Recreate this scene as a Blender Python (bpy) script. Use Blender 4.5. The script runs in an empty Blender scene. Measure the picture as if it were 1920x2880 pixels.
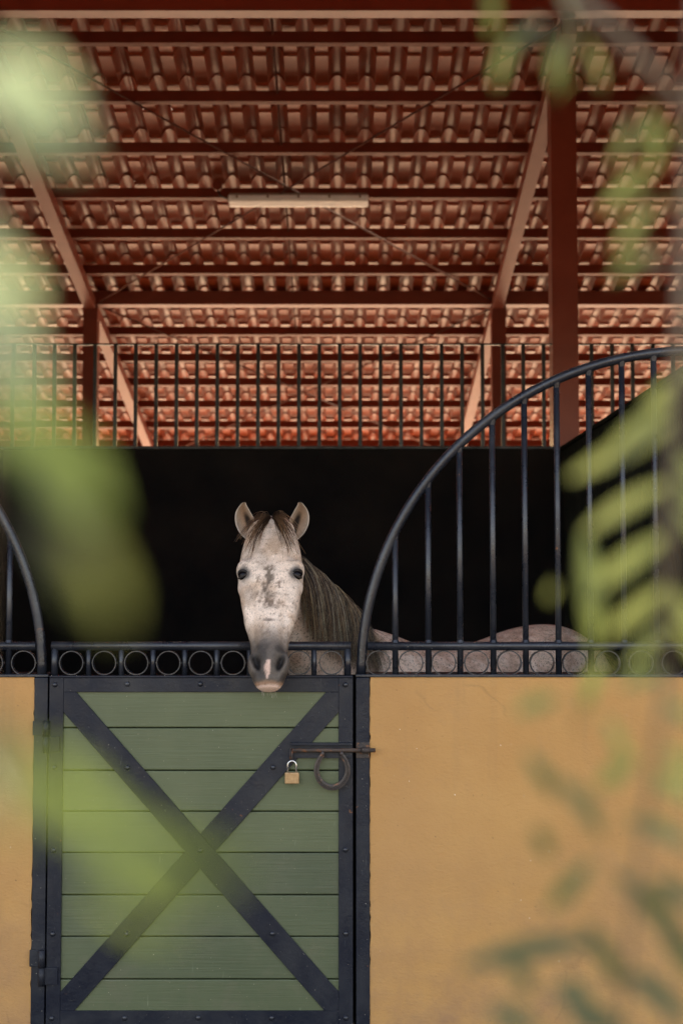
import bpy, bmesh, math, random
import numpy as np
from mathutils import Vector, Matrix
from mathutils.bvhtree import BVHTree

random.seed(7)
rng = np.random.default_rng(11)
S = bpy.context.scene
COL = S.collection
R = math.radians

# ------------------------------------------------------------------ camera
PITCH = R(3.2)
CAM = Vector((0.0, -5.0, 1.54))
FPX = 4000.0                      # focal length in pixels of the 1920x2880 photograph (50 mm on 36 mm)
cd = bpy.data.cameras.new('camera')
cam = bpy.data.objects.new('camera', cd)
COL.objects.link(cam)
cam.location = CAM
cam.rotation_euler = (R(90) + PITCH, 0, 0)
cd.sensor_fit = 'VERTICAL'
cd.sensor_height = 36.0
cd.sensor_width = 24.0
cd.lens = 50.0
cd.clip_start = 0.02
cd.clip_end = 3000
cd.dof.use_dof = True
cd.dof.focus_distance = 4.98
cd.dof.aperture_fstop = 3.2
S.camera = cam

# ------------------------------------------------------------------ light
SUN_EL, SUN_AZ = 30.2, 12.0       # sun stands behind the stable, azimuth measured from +Y towards +X
w = bpy.data.worlds.new('World')
S.world = w
w.use_nodes = True
nt = w.node_tree
bg = nt.nodes['Background']
sky = nt.nodes.new('ShaderNodeTexSky')
sky.sky_type = 'NISHITA'
sky.sun_disc = False
sky.sun_elevation = R(SUN_EL)
sky.sun_rotation = R(SUN_AZ)
sky.air_density = 1.0
sky.dust_density = 2.5
sky.ozone_density = 1.0
nt.links.new(sky.outputs[0], bg.inputs[0])
bg.inputs[1].default_value = 0.15
sd = bpy.data.lights.new('sun', 'SUN')
sd.energy = 4.4
sd.angle = R(0.53)
sd.color = (1.0, 0.93, 0.82)
sun = bpy.data.objects.new('sun', sd)
COL.objects.link(sun)
dirv = Vector((math.sin(R(SUN_AZ)) * math.cos(R(SUN_EL)), math.cos(R(SUN_AZ)) * math.cos(R(SUN_EL)), math.sin(R(SUN_EL))))
sun.rotation_euler = dirv.to_track_quat('Z', 'Y').to_euler()
sun.location = dirv * 30

S.view_settings.view_transform = 'Standard'
S.view_settings.look = 'None'
S.view_settings.exposure = 2.5
S.view_settings.gamma = 1.0
S.view_settings.use_white_balance = True
S.view_settings.white_balance_temperature = 9200
S.view_settings.white_balance_tint = 21
S.cycles.use_denoising = True
S.cycles.max_bounces = 10
S.cycles.diffuse_bounces = 6
S.cycles.sample_clamp_indirect = 3

# ------------------------------------------------------------------ pixel -> place (survey of the photograph)
_f = Vector((0, math.cos(PITCH), math.sin(PITCH)))
_u = Vector((0, -math.sin(PITCH), math.cos(PITCH)))
def ray(u, v):
    return Vector((1, 0, 0)) * ((u - 960) / FPX) + _u * ((1440 - v) / FPX) + _f
def P(u, v, Y=0.0):
    d = ray(u, v)
    return CAM + d * ((Y - CAM.y) / d.y)
def PX(u, v, Y=0.0): return P(u, v, Y).x
def PZ(v, Y=0.0): return P(960, v, Y).z
def PD(u, v, depth): return CAM + ray(u, v) * depth
NEAR = .65                        # the foreground foliage stands this much nearer than first surveyed

# ------------------------------------------------------------------ mesh helpers
class MB:
    def __init__(self): self.v = []; self.f = []; self.sm = []
    def add(self, vs, fs, smooth=False):
        b = len(self.v)
        self.v += [tuple(p) for p in vs]
        self.f += [tuple(i + b for i in f) for f in fs]
        self.sm += [smooth] * len(fs)
    def box(self, x0, x1, y0, y1, z0, z1, ch=0.0):
        if ch <= 0:
            vs = [(x, y, z) for x in (x0, x1) for y in (y0, y1) for z in (z0, z1)]
            fs = [(0, 1, 3, 2), (4, 6, 7, 5), (0, 4, 5, 1), (2, 3, 7, 6), (0, 2, 6, 4), (1, 5, 7, 3)]
            self.add(vs, fs); return self
        bm = bmesh.new()
        bmesh.ops.create_cube(bm, size=1)
        for q in bm.verts:
            q.co = Vector((x0 + (q.co.x + .5) * (x1 - x0), y0 + (q.co.y + .5) * (y1 - y0), z0 + (q.co.z + .5) * (z1 - z0)))
        bmesh.ops.bevel(bm, geom=list(bm.edges), offset=ch, segments=2, profile=.5, affect='EDGES')
        self.bm(bm); return self
    def bm(self, bm, smooth=False):
        bm.verts.index_update()
        self.add([q.co.copy() for q in bm.verts], [[q.index for q in f.verts] for f in bm.faces], smooth)
        bm.free()
    def tube(self, path, rad, n=10, cap=True, up=(0, 0, 1)):
        path = [Vector(p) for p in path]
        m = len(path)
        rad = [rad] * m if not hasattr(rad, '__len__') else rad
        vs = []; prev = None
        for i, p in enumerate(path):
            t = (path[min(i + 1, m - 1)] - path[max(i - 1, 0)]).normalized()
            if prev is None:
                a = t.cross(Vector(up))
                if a.length < 1e-3: a = t.cross(Vector((1, 0, 0)))
                a.normalize()
            else:
                a = (prev - t * prev.dot(t)).normalized()
            prev = a
            b = t.cross(a)
            for k in range(n):
                th = 2 * math.pi * k / n
                vs.append(p + (a * math.cos(th) + b * math.sin(th)) * rad[i])
        fs = []
        for i in range(m - 1):
            for k in range(n):
                k2 = (k + 1) % n
                fs.append((i * n + k, i * n + k2, (i + 1) * n + k2, (i + 1) * n + k))
        self.add(vs, fs, True)
        if cap:
            b = len(self.v) - len(vs)
            self.f.append(tuple(b + k for k in range(n))[::-1]); self.sm.append(False)
            self.f.append(tuple(b + (m - 1) * n + k for k in range(n))); self.sm.append(False)
        return self
    def band(self, c, r0, r1, y0, y1, n=32):
        vs = []
        for k in range(n):
            th = 2 * math.pi * k / n
            for r, y in ((r1, y0), (r1, y1), (r0, y1), (r0, y0)):
                vs.append((c[0] + r * math.cos(th), y, c[2] + r * math.sin(th)))
        fs = []
        for k in range(n):
            a, b = 4 * k, 4 * ((k + 1) % n)
            for j in range(4):
                j2 = (j + 1) % 4
                fs.append((a + j, a + j2, b + j2, b + j))
        self.add(vs, fs, False); return self
    def prism(self, poly, y0, y1):
        n = len(poly)
        vs = [(x, y0, z) for x, z in poly] + [(x, y1, z) for x, z in poly]
        fs = [tuple(range(n)), tuple(range(2 * n - 1, n - 1, -1))] + [(i, i + n, (i + 1) % n + n, (i + 1) % n) for i in range(n)]
        self.add(vs, fs); return self
    def dome(self, c, r, h, n=14, m=4):
        """rivet head on a plate that faces -Y"""
        vs = []
        for i in range(m):
            a = (i / m) * math.pi / 2
            for k in range(n):
                th = 2 * math.pi * k / n
                vs.append((c[0] + r * math.cos(a) * math.cos(th), c[1] - h * math.sin(a), c[2] + r * math.cos(a) * math.sin(th)))
        vs.append((c[0], c[1] - h, c[2]))
        fs = []
        for i in range(m - 1):
            for k in range(n):
                k2 = (k + 1) % n
                fs.append((i * n + k, i * n + k2, (i + 1) * n + k2, (i + 1) * n + k))
        for k in range(n):
            fs.append(((m - 1) * n + k, (m - 1) * n + (k + 1) % n, m * n))
        self.add(vs, fs, True); return self
    def mesh(self, name, mat):
        me = bpy.data.meshes.new(name)
        me.from_pydata(self.v, [], self.f)
        me.polygons.foreach_set('use_smooth', self.sm)
        me.update()
        bm = bmesh.new(); bm.from_mesh(me)
        bmesh.ops.recalc_face_normals(bm, faces=bm.faces)
        bm.to_mesh(me); bm.free()
        if mat: me.materials.append(mat)
        return me
    def build(self, name, mat, parent=None):
        return link(name, self.mesh(name, mat), parent)

def link(name, data, parent=None):
    o = bpy.data.objects.new(name, data)
    COL.objects.link(o)
    if parent is not None:
        o.parent = parent
        o.matrix_parent_inverse = Matrix.Translation(-parent.location)
    return o
def tag(o, label=None, cat=None, group=None, kind=None):
    if label: o['label'] = label
    if cat: o['category'] = cat
    if group: o['group'] = group
    if kind: o['kind'] = kind
    return o
def thing(name, loc, label, cat, group=None):
    o = link(name, None); o.location = loc
    o.empty_display_size = .1
    return tag(o, label, cat, group)

# ------------------------------------------------------------------ materials
def mat(name):
    m = bpy.data.materials.new(name); m.use_nodes = True
    n = m.node_tree
    return m, n, n.nodes['Principled BSDF'], n.links
def nd(n, t, **kw):
    x = n.nodes.new(t)
    for k, v in kw.items():
        if k in x.inputs: x.inputs[k].default_value = v
        else: setattr(x, k, v)
    return x
def noise(n, l, vec, scale, detail=4, rough=.55, dist=0.0):
    x = nd(n, 'ShaderNodeTexNoise'); x.inputs['Scale'].default_value = scale
    x.inputs['Detail'].default_value = detail; x.inputs['Roughness'].default_value = rough; x.inputs['Distortion'].default_value = dist
    if vec is not None: l.new(vec, x.inputs['Vector'])
    return x.outputs[0]
def ramp(n, l, fac, a, b, ca=(0, 0, 0, 1), cb=(1, 1, 1, 1)):
    x = nd(n, 'ShaderNodeValToRGB')
    x.color_ramp.elements[0].position = a; x.color_ramp.elements[1].position = b
    x.color_ramp.elements[0].color = ca; x.color_ramp.elements[1].color = cb
    l.new(fac, x.inputs[0]); return x.outputs[0]
def mix(n, l, fac, a, b, mode='MIX'):
    x = nd(n, 'ShaderNodeMixRGB'); x.blend_type = mode
    for s, q in zip(x.inputs, (fac, a, b)):
        if isinstance(q, (int, float)): s.default_value = q
        elif isinstance(q, tuple): s.default_value = q if len(q) == 4 else (*q, 1)
        else: l.new(q, s)
    return x.outputs[0]
def mapping(n, l, vec, scale=(1, 1, 1), rot=(0, 0, 0)):
    x = nd(n, 'ShaderNodeMapping'); x.inputs['Scale'].default_value = scale; x.inputs['Rotation'].default_value = rot
    l.new(vec, x.inputs['Vector']); return x.outputs[0]
def bump(n, l, h, strength, dist, bs, normal=None):
    x = nd(n, 'ShaderNodeBump'); x.inputs['Strength'].default_value = strength; x.inputs['Distance'].default_value = dist
    l.new(h, x.inputs['Height'])
    if normal is not None: l.new(normal, x.inputs['Normal'])
    l.new(x.outputs[0], bs.inputs['Normal']); return x.outputs[0]
def pos(n): return nd(n, 'ShaderNodeNewGeometry').outputs['Position']

def metal_paint(name, base, dust, rust_amt, rough=.36, scratch=.5, spec=.32):
    m, n, b, l = mat(name)
    p = pos(n)
    c = mix(n, l, ramp(n, l, noise(n, l, p, 5, 5, .6), .42, .75), base, dust)
    streak = noise(n, l, mapping(n, l, p, (130, 130, 14), (0, R(24), 0)), 1, 3, .6)
    c = mix(n, l, ramp(n, l, streak, .70, .78, (0, 0, 0, 1), (scratch, scratch, scratch, 1)), c, tuple(min(1, q * 1.5 + .05) for q in dust))
    chip = noise(n, l, p, 140, 2, .6)
    c = mix(n, l, ramp(n, l, chip, .735, .76), c, (.30, .27, .22))
    ru = mix(n, l, 1.0, noise(n, l, p, 11, 6, .7), noise(n, l, p, 60, 3, .6), 'MULTIPLY')
    c = mix(n, l, ramp(n, l, ru, .44 - rust_amt * .18, .50 - rust_amt * .18), c, (.17, .065, .03))
    l.new(c, b.inputs['Base Color'])
    l.new(ramp(n, l, noise(n, l, p, 18, 5, .6), .3, .75, (rough - .08,) * 3 + (1,), (rough + .22,) * 3 + (1,)), b.inputs['Roughness'])
    bump(n, l, noise(n, l, p, 90, 5, .6), .25, .004, b)
    b.inputs['Specular IOR Level'].default_value = spec
    return m

M = {}
M['tube'] = metal_paint('navy_tube_paint', (.010, .013, .020), (.038, .041, .048), .25, .27, .5, .5)
M['plate'] = metal_paint('navy_plate_paint', (.005, .008, .017), (.027, .029, .034), .18, .38, .8, .28)
M['handle'] = metal_paint('part_rusted_dark_iron', (.016, .015, .017), (.07, .045, .035), .85, .36, .6, .45)
M['ironrust'] = metal_paint('rusty_iron', (.035, .03, .03), (.12, .07, .045), .95, .45, .4)
M['black'] = metal_paint('black_paint', (.006, .006, .008), (.010, .010, .012), .0, .35, .1)
M['slat'] = metal_paint('dark_panel_paint', (.014, .016, .014), (.024, .026, .022), .0, .50, .0)
M['slat'].node_tree.nodes['Principled BSDF'].inputs['Specular IOR Level'].default_value = .0

def m_green():
    m, n, b, l = mat('green_plank_paint')
    p = pos(n)
    oi = nd(n, 'ShaderNodeObjectInfo').outputs['Random']
    c = mix(n, l, ramp(n, l, noise(n, l, p, 3, 4), .3, .7), (.066, .088, .043), (.092, .115, .059))
    grain = noise(n, l, mapping(n, l, p, (4, 60, 130)), 1, 5, .6)
    c = mix(n, l, ramp(n, l, grain, .35, .75, (0, 0, 0, 1), (.35,) * 3 + (1,)), c, (.068, .080, .034))
    tone = ramp(n, l, oi, 0, 1, (.80, .82, .86, 1), (1.14, 1.12, 1.04, 1))
    c = mix(n, l, 1.0, c, tone, 'MULTIPLY')
    scr = noise(n, l, mapping(n, l, p, (90, 90, 12), (0, R(30), 0)), 1, 2, .5)
    c = mix(n, l, ramp(n, l, scr, .72, .80, (0, 0, 0, 1), (.45,) * 3 + (1,)), c, (.22, .26, .17))
    sep = nd(n, 'ShaderNodeSeparateXYZ'); l.new(p, sep.inputs[0])
    low = ramp(n, l, sep.outputs['Z'], .02, .9, (1, 1, 1, 1), (.15, .15, .15, 1))
    mud = mix(n, l, 1.0, ramp(n, l, noise(n, l, p, 7, 7, .72), .48, .74, (0, 0, 0, 1), (.55,) * 3 + (1,)), low, 'MULTIPLY')
    c = mix(n, l, mud, c, (.13, .115, .075))
    spk = noise(n, l, p, 170, 1, .5)
    c = mix(n, l, ramp(n, l, spk, .765, .79), c, (.42, .38, .26))
    dk = noise(n, l, p, 80, 3, .5)
    c = mix(n, l, ramp(n, l, dk, .70, .76, (0, 0, 0, 1), (.7,) * 3 + (1,)), c, (.03, .04, .02))
    l.new(c, b.inputs['Base Color'])
    b.inputs['Roughness'].default_value = .5
    bump(n, l, grain, .3, .003, b)
    return m
M['green'] = m_green()

def m_stucco():
    m, n, b, l = mat('ochre_stucco')
    p = pos(n)
    c = mix(n, l, ramp(n, l, noise(n, l, p, 1.6, 5, .6), .35, .7), (.485, .242, .080), (.545, .288, .102))
    c = mix(n, l, ramp(n, l, noise(n, l, p, .9, 3, .5, .4), .45, .75, (0, 0, 0, 1), (.6,) * 3 + (1,)), c, (.36, .18, .085))
    grime = noise(n, l, p, 6, 6, .7)
    c = mix(n, l, ramp(n, l, grime, .55, .8, (0, 0, 0, 1), (.4,) * 3 + (1,)), c, (.36, .20, .10))
    c = mix(n, l, ramp(n, l, noise(n, l, p, 75, 2, .5), .72, .76, (0, 0, 0, 1), (.55,) * 3 + (1,)), c, (.13, .075, .035))
    c = mix(n, l, ramp(n, l, noise(n, l, p, 62, 2, .5), .755, .77), c, (.80, .68, .52))
    sep = nd(n, 'ShaderNodeSeparateXYZ'); l.new(p, sep.inputs[0])
    drip = noise(n, l, mapping(n, l, p, (16, 16, 1.1)), 1, 4, .6)
    top = ramp(n, l, sep.outputs['Z'], .65, 1.25)
    dm = mix(n, l, 1.0, ramp(n, l, drip, .55, .75, (0, 0, 0, 1), (.22,) * 3 + (1,)), top, 'MULTIPLY')
    c = mix(n, l, dm, c, (.27, .16, .085))
    low = ramp(n, l, sep.outputs['Z'], .05, .75, (1, 1, 1, 1), (0, 0, 0, 1))
    spl = mix(n, l, 1.0, ramp(n, l, noise(n, l, p, 4.5, 7, .72), .40, .72, (0, 0, 0, 1), (.75,) * 3 + (1,)), low, 'MULTIPLY')
    c = mix(n, l, spl, c, (.30, .155, .085))
    crk = nd(n, 'ShaderNodeTexVoronoi'); crk.feature = 'DISTANCE_TO_EDGE'; crk.inputs['Scale'].default_value = 2.3
    wv = mix(n, l, .06, p, nd(n, 'ShaderNodeTexNoise', Scale=9.0).outputs['Color'], 'LINEAR_LIGHT')
    l.new(wv, crk.inputs['Vector'])
    cm = mix(n, l, 1.0, ramp(n, l, crk.outputs['Distance'], .0025, .006, (1, 1, 1, 1), (0, 0, 0, 1)), ramp(n, l, noise(n, l, p, 2.2, 3), (.60), .66, (0, 0, 0, 1), (.22,) * 3 + (1,)), 'MULTIPLY')
    c = mix(n, l, cm, c, (.16, .09, .045))
    l.new(c, b.inputs['Base Color'])
    b.inputs['Roughness'].default_value = .85
    trowel = noise(n, l, mapping(n, l, p, (60, 60, 110), (0, R(35), 0)), 1, 6, .65)
    n1 = bump(n, l, trowel, .45, .006, b)
    bump(n, l, noise(n, l, p, 9, 4, .5), .35, .02, b, n1)
    return m
M['stucco'] = m_stucco()

def m_simple(name, ca, cb, sc=6, rough=.6, bs=.3, bd=.01, bsc=None):
    m, n, b, l = mat(name)
    p = pos(n)
    c = mix(n, l, ramp(n, l, noise(n, l, p, sc, 6, .6), .35, .7), ca, cb)
    l.new(c, b.inputs['Base Color'])
    b.inputs['Roughness'].default_value = rough
    if bs: bump(n, l, noise(n, l, p, bsc or sc * 8, 5, .6), bs, bd, b)
    return m
M['steel'] = m_simple('brown_red_steel_paint', (.165, .033, .019), (.200, .044, .026), 4, .42, .12, .003, 60)
M['rod'] = m_simple('brown_rod_paint', (.12, .036, .026), (.15, .05, .035), 4, .9, 0)
M['steel'].node_tree.nodes['Principled BSDF'].inputs['Specular IOR Level'].default_value = .28
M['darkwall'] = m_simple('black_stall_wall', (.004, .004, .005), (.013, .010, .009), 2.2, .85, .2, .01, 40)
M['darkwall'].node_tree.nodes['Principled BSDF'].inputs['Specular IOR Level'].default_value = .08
M['sand'] = m_simple('pale_sand', (.74, .58, .44), (.80, .65, .50), .6, .95, .5, .02, 12)
M['earth'] = m_simple('dark_yard_earth', (.13, .10, .065), (.19, .15, .10), .8, .95, .5, .02, 12)  # even dark earth, toned down to cut bounce light on the roof
M['floor'] = m_simple('stable_floor_earth', (.055, .032, .022), (.085, .05, .032), 1.2, .9, .4, .02, 20)
M['bounce'] = m_simple('bounce_strip_floor', (.085, .06, .044), (.12, .085, .062), 1.5, .85, .3, .01, 30)  # brown floor strip, added for the light it reflects upwards
M['white'] = m_simple('white_lamp_plastic', (.78, .74, .66), (.82, .79, .72), 8, .35, 0)
m_, n_, b_, l_ = mat('lamp_diffuser')
b_.inputs['Base Color'].default_value = (.84, .91, .97, 1); b_.inputs['Roughness'].default_value = .3
t_ = nd(n_, 'ShaderNodeBsdfTranslucent'); t_.inputs[0].default_value = (.84, .91, .97, 1)
x_ = nd(n_, 'ShaderNodeMixShader'); x_.inputs[0].default_value = .08
b_.inputs['Specular IOR Level'].default_value = 1.0
l_.new(b_.outputs[0], x_.inputs[1]); l_.new(t_.outputs[0], x_.inputs[2]); l_.new(x_.outputs[0], n_.nodes['Material Output'].inputs['Surface'])
M['diffuser'] = m_
M['grey'] = m_simple('lamp_housing_grey', (.22, .20, .18), (.28, .26, .23), 8, .5, 0)
M['brass'] = m_simple('worn_brass', (.46, .29, .15), (.30, .17, .08), 60, .42, .2, .002, 200)
M['chrome'] = m_simple('shackle_steel', (.75, .74, .72), (.6, .6, .6), 40, .25, 0)
M['bark'] = m_simple('grey_brown_bark', (.10, .075, .05), (.19, .15, .10), 14, .9, .7, .02, 40)
for k, mt in (('brass', .45), ('chrome', .9)):
    M[k].node_tree.nodes['Principled BSDF'].inputs['Metallic'].default_value = mt

def m_tile():
    m, n, b, l = mat('terracotta_tile')
    p = pos(n)
    oi = nd(n, 'ShaderNodeObjectInfo').outputs['Random']
    c = mix(n, l, ramp(n, l, noise(n, l, p, 7, 5, .6), .3, .75), (.31, .058, .025), (.39, .082, .038))
    c = mix(n, l, 1.0, c, ramp(n, l, oi, 0, 1, (.84, .82, .80, 1), (1.08, 1.06, 1.04, 1)), 'MULTIPLY')
    l.new(c, b.inputs['Base Color'])
    b.inputs['Roughness'].default_value = .31
    b.inputs['Specular IOR Level'].default_value = .7
    bump(n, l, noise(n, l, p, 70, 4, .5), .1, .003, b)
    return m
M['tile'] = m_tile()

def m_leaf(name, ca, cb, tl=.45, rough=.38, tc=(1.25, 1.25, .95, 1)):
    m, n, b, l = mat(name)
    oi = nd(n, 'ShaderNodeObjectInfo').outputs['Random']
    c = ramp(n, l, oi, 0, 1, (*ca, 1), (*cb, 1))
    l.new(c, b.inputs['Base Color'])
    b.inputs['Roughness'].default_value = rough
    t = nd(n, 'ShaderNodeBsdfTranslucent')
    l.new(mix(n, l, 1.0, c, tc, 'MULTIPLY'), t.inputs[0])
    mx = nd(n, 'ShaderNodeMixShader'); mx.inputs[0].default_value = tl
    l.new(b.outputs[0], mx.inputs[1]); l.new(t.outputs[0], mx.inputs[2])
    l.new(mx.outputs[0], n.nodes['Material Output'].inputs['Surface'])
    return m
M['leaf'] = m_leaf('pepper_leaf', (.050, .074, .028), (.076, .098, .040), .4, .55)
M['leafsunlit'] = m_leaf('sunlit_leaf', (.21, .285, .170), (.25, .33, .215), .42, .5, (1, 1.05, 1, 1))  # lighter copy of the leaf, sunlight put into its colour
M['leafgreen'] = m_leaf('fresh_green_leaf', (.052, .088, .028), (.068, .108, .036), .42, .5)

# ================================================================== setting
g = MB(); g.add([(-400, -400, 0), (400, -400, 0), (400, 400, 0), (-400, 400, 0)], [(0, 1, 2, 3)])
tag(g.build('ground', M['sand']), kind='structure')
g = MB(); g.add([(-400, -400, .004), (400, -400, .004), (400, -1.2, .004), (-400, -1.2, .004)], [(0, 1, 2, 3)])
tag(g.build('yard_ground', M['earth']), kind='structure')
g = MB(); g.add([(-9, -1.2, .004), (9, -1.2, .004), (9, 12.3, .004), (-9, 12.3, .004)], [(0, 1, 2, 3)])
tag(g.build('stable_floor', M['floor']), kind='structure')
g = MB(); g.add([(-9, 7.9, .008), (9, 7.9, .008), (9, 12.4, .008), (-9, 12.4, .008)], [(0, 1, 2, 3)])  # unseen floor strip added to reflect light onto the tiles
tag(g.build('added_bounce_strip', M['bounce']), kind='structure')

ZT = PZ(1905)                     # top of the plastered front wall
XL0, XL1 = PX(93, 2300), PX(133, 2300)
XR0, XR1 = PX(1000, 2300), PX(1040, 2300)
XD0, XD1 = PX(137, 2300), PX(992, 2300)

def rough_wall(x0, x1, jag):
    """plastered wall slab whose edge against the steel jamb is uneven"""
    m = MB(); n = 60
    zs = [i / n * ZT for i in range(n + 1)]
    off = [random.uniform(-.003, .003) for _ in zs]
    vs = []; fs = []
    for i, z in enumerate(zs):
        a = x0 + (off[i] if jag == 'l' else 0); b = x1 + (off[i] if jag == 'r' else 0)
        vs += [(a, 0, z), (b, 0, z), (b, .16, z), (a, .16, z)]
    for i in range(n):
        for j in range(4):
            j2 = (j + 1) % 4
            fs.append((4 * i + j, 4 * i + j2, 4 * i + 4 + j2, 4 * i + 4 + j))
    fs += [(0, 3, 2, 1), (4 * n, 4 * n + 1, 4 * n + 2, 4 * n + 3)]
    m.add(vs, fs); return m

def front_wall(x0, x1, jag, jx0, jx1, label):
    t = thing('stucco_wall', ((x0 + x1) / 2, .08, 0), label, 'wall')
    rough_wall(x0, x1, jag).build('plaster', M['stucco'], t)
    c = MB(); c.box(min(x0, jx0), max(x1, jx1), -.006, .166, ZT + .001, ZT + .010, .002)
    c.build('cap_strip', M['tube'], t)
    j = MB(); j.box(jx0 + .001, jx1 - .001, -.005, .165, 0.0, ZT - .001, .0025)
    j.build('door_jamb', M['plate'], t)
    q = MB(); e_ = jx0 if jag == 'l' else jx1; q.box(e_ - .03, e_ + .03, .170, .176, 0, ZT, .001); q.build('gap_dark_strip', M['darkwall'], t)  # black strip added behind the door gap in place of its shade
    return t
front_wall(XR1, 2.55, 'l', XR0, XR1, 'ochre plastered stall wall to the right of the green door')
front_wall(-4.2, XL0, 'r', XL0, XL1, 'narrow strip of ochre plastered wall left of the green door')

# ------------------------------------------------------------------ rings and grilles
YG = .03
RB = .0108
Z_RAIL = PZ(1817, YG)
Z_RING = PZ(1864, YG)
Z_CAP = ZT + .010
def ring(parent, x, z, y=YG, r=.0435):
    m = MB(); m.band((x, 0, z), r - .0034, r, y - .014, y + .014, 36)
    for s in (-1, 1):
        m.box(x + s * r - .003, x + s * r + .003, y - .003, y + .003, z - .003, z + .003)
    return m.build('ring', M['tube'], parent)

def grille(sign, base_u, bar_us, ring_us, x_end, label):
    xb = PX(base_u, 1897, YG)
    a = 945 / FPX * 5.03; b = (1897 - 985) / FPX * 5.03
    xc = xb + sign * a
    t = thing('arched_grille', (xb, YG, Z_CAP), label, 'grille')
    pts = []
    N = 64
    for i in range(N + 1):
        th = math.pi * .5 * i / N * 1.25
        pts.append((xc - sign * a * math.cos(th), YG, Z_CAP + b * math.sin(th)))
    MB().tube(pts, .0175, 14, up=(0, 1, 0)).build('arch_tube', M['tube'], t)
    MB().tube([(xb + sign * .022, YG, Z_RAIL), (x_end, YG, Z_RAIL)], .0155, 12).build('cross_rail', M['tube'], t)
    for u in bar_us:
        x = PX(u, 1750, YG)
        q = (x - xc) / a
        if abs(q) >= 1: continue
        zt = Z_CAP + b * math.sqrt(1 - q * q)
        m = MB().tube([(x, YG, Z_CAP), (x, YG, zt - .004)], RB, 12, up=(0, 1, 0))
        m.tube([(x, YG, zt - .03), (x, YG, zt - .008)], [RB, RB * 1.35], 12, cap=False, up=(0, 1, 0))
        m.tube([(x, YG, Z_RAIL + .012), (x, YG, Z_RAIL + .022)], [RB * 1.4, RB], 12, cap=False, up=(0, 1, 0))
        m.build('bar', M['tube'], t)
    for u in ring_us:
        ring(t, PX(u, 1864, YG), Z_RING)
    return t
bars_r = [1111, 1204, 1293, 1386, 1477, 1569, 1660, 1754, 1845, 1937, 2029, 2120]
rings_r = [1063, 1155, 1247, 1339, 1431, 1523, 1615, 1707, 1800, 1892, 1983, 2075]
grille(1, 1015, bars_r, rings_r, 1.75, 'large arched bar grille on the wall right of the horse')
bars_l = [27 - 92 * k for k in range(8)]
rings_l = [69 - 92 * k for k in range(9)]
grille(-1, 119, bars_l, rings_l, -2.9, 'curved end of bar grille at the left edge of the picture')

# ------------------------------------------------------------------ stall door
door = thing('stall_door', ((XD0 + XD1) / 2, .02, .01),
             'green planked stable door with dark steel frame and crossed braces', 'door')
ZD0, ZD1 = PZ(2884), PZ(1906)
joints = [1916, 2047, 2167, 2282, 2398, 2517, 2634, 2754, 2878]
for a, b in zip(joints[:-1], joints[1:]):
    m = MB(); m.box(XD0 + .012, XD1 - .012, .000 + random.uniform(-.0008, .0012), .036, PZ(b) + .0018, PZ(a) - .0018, .0034)
    m.build('plank', M['green'], door)
FY0, FY1 = -.0085, -.0015
sx0, sx1 = PX(177, 2300), PX(952, 2300)
zt1, zb1 = PZ(1946), PZ(2841)
def plate(name, poly):
    m = MB(); m.prism(poly, FY0, FY1)
    o = m.build(name, M['plate'], door)
    bv = o.modifiers.new('edge', 'BEVEL'); bv.width = .0012; bv.segments = 1; bv.limit_method = 'ANGLE'
    return o
plate('frame_stile', [(XD0, ZD0), (sx0, ZD0), (sx0, ZD1), (XD0, ZD1)])
plate('frame_stile', [(sx1, ZD0), (XD1, ZD0), (XD1, ZD1), (sx1, ZD1)])
plate('frame_rail', [(sx0, zt1), (sx1, zt1), (sx1, ZD1), (sx0, ZD1)])
plate('frame_rail', [(sx0, ZD0), (sx1, ZD0), (sx1, zb1), (sx0, zb1)])
MB().box(XD0, XD1, -.012, .045, ZD1 + .0005, ZD1 + .0075, .002).build('top_ledge', M['plate'], door)
back = MB(); back.box(XD0 + .004, XD1 - .004, .038, .044, ZD0, ZD1 - .002)
back.build('back_sheet', M['plate'], door)

def clip(poly, px, pz, nx, nz):
    out = []
    for i in range(len(poly)):
        a, b = poly[i], poly[(i + 1) % len(poly)]
        da = (a[0] - px) * nx + (a[1] - pz) * nz; db = (b[0] - px) * nx + (b[1] - pz) * nz
        if da >= 0: out.append(a)
        if da * db < 0:
            t = da / (da - db); out.append((a[0] + (b[0] - a[0]) * t, a[1] + (b[1] - a[1]) * t))
    return out
cx, cz = PX(564, 2392), PZ(2393)
ang = math.atan2(PZ(1947) - PZ(2343), PX(563, 2343) - PX(217, 1947))
hw = .0395
def band_poly(sgn):
    d = (math.cos(ang), -sgn * math.sin(ang)); nrm = (-d[1], d[0]); L = 1.2
    return [(cx + d[0] * a * L + nrm[0] * b * hw, cz + d[1] * a * L + nrm[1] * b * hw) for a, b in ((-1, -1), (1, -1), (1, 1), (-1, 1))], nrm
def inside(p):
    for q in ((sx0, cz, 1, 0), (sx1, cz, -1, 0), (cx, zb1, 0, 1), (cx, zt1, 0, -1)): p = clip(p, *q)
    return p
pa, na = band_poly(1); pb, nb = band_poly(-1)
plate('brace', inside(pa))
for s in (-1, 1):
    h = clip(inside(pb), cx + na[0] * hw * s, cz + na[1] * hw * s, na[0] * s, na[1] * s)
    plate('brace', h)
bolt0 = None
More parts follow.
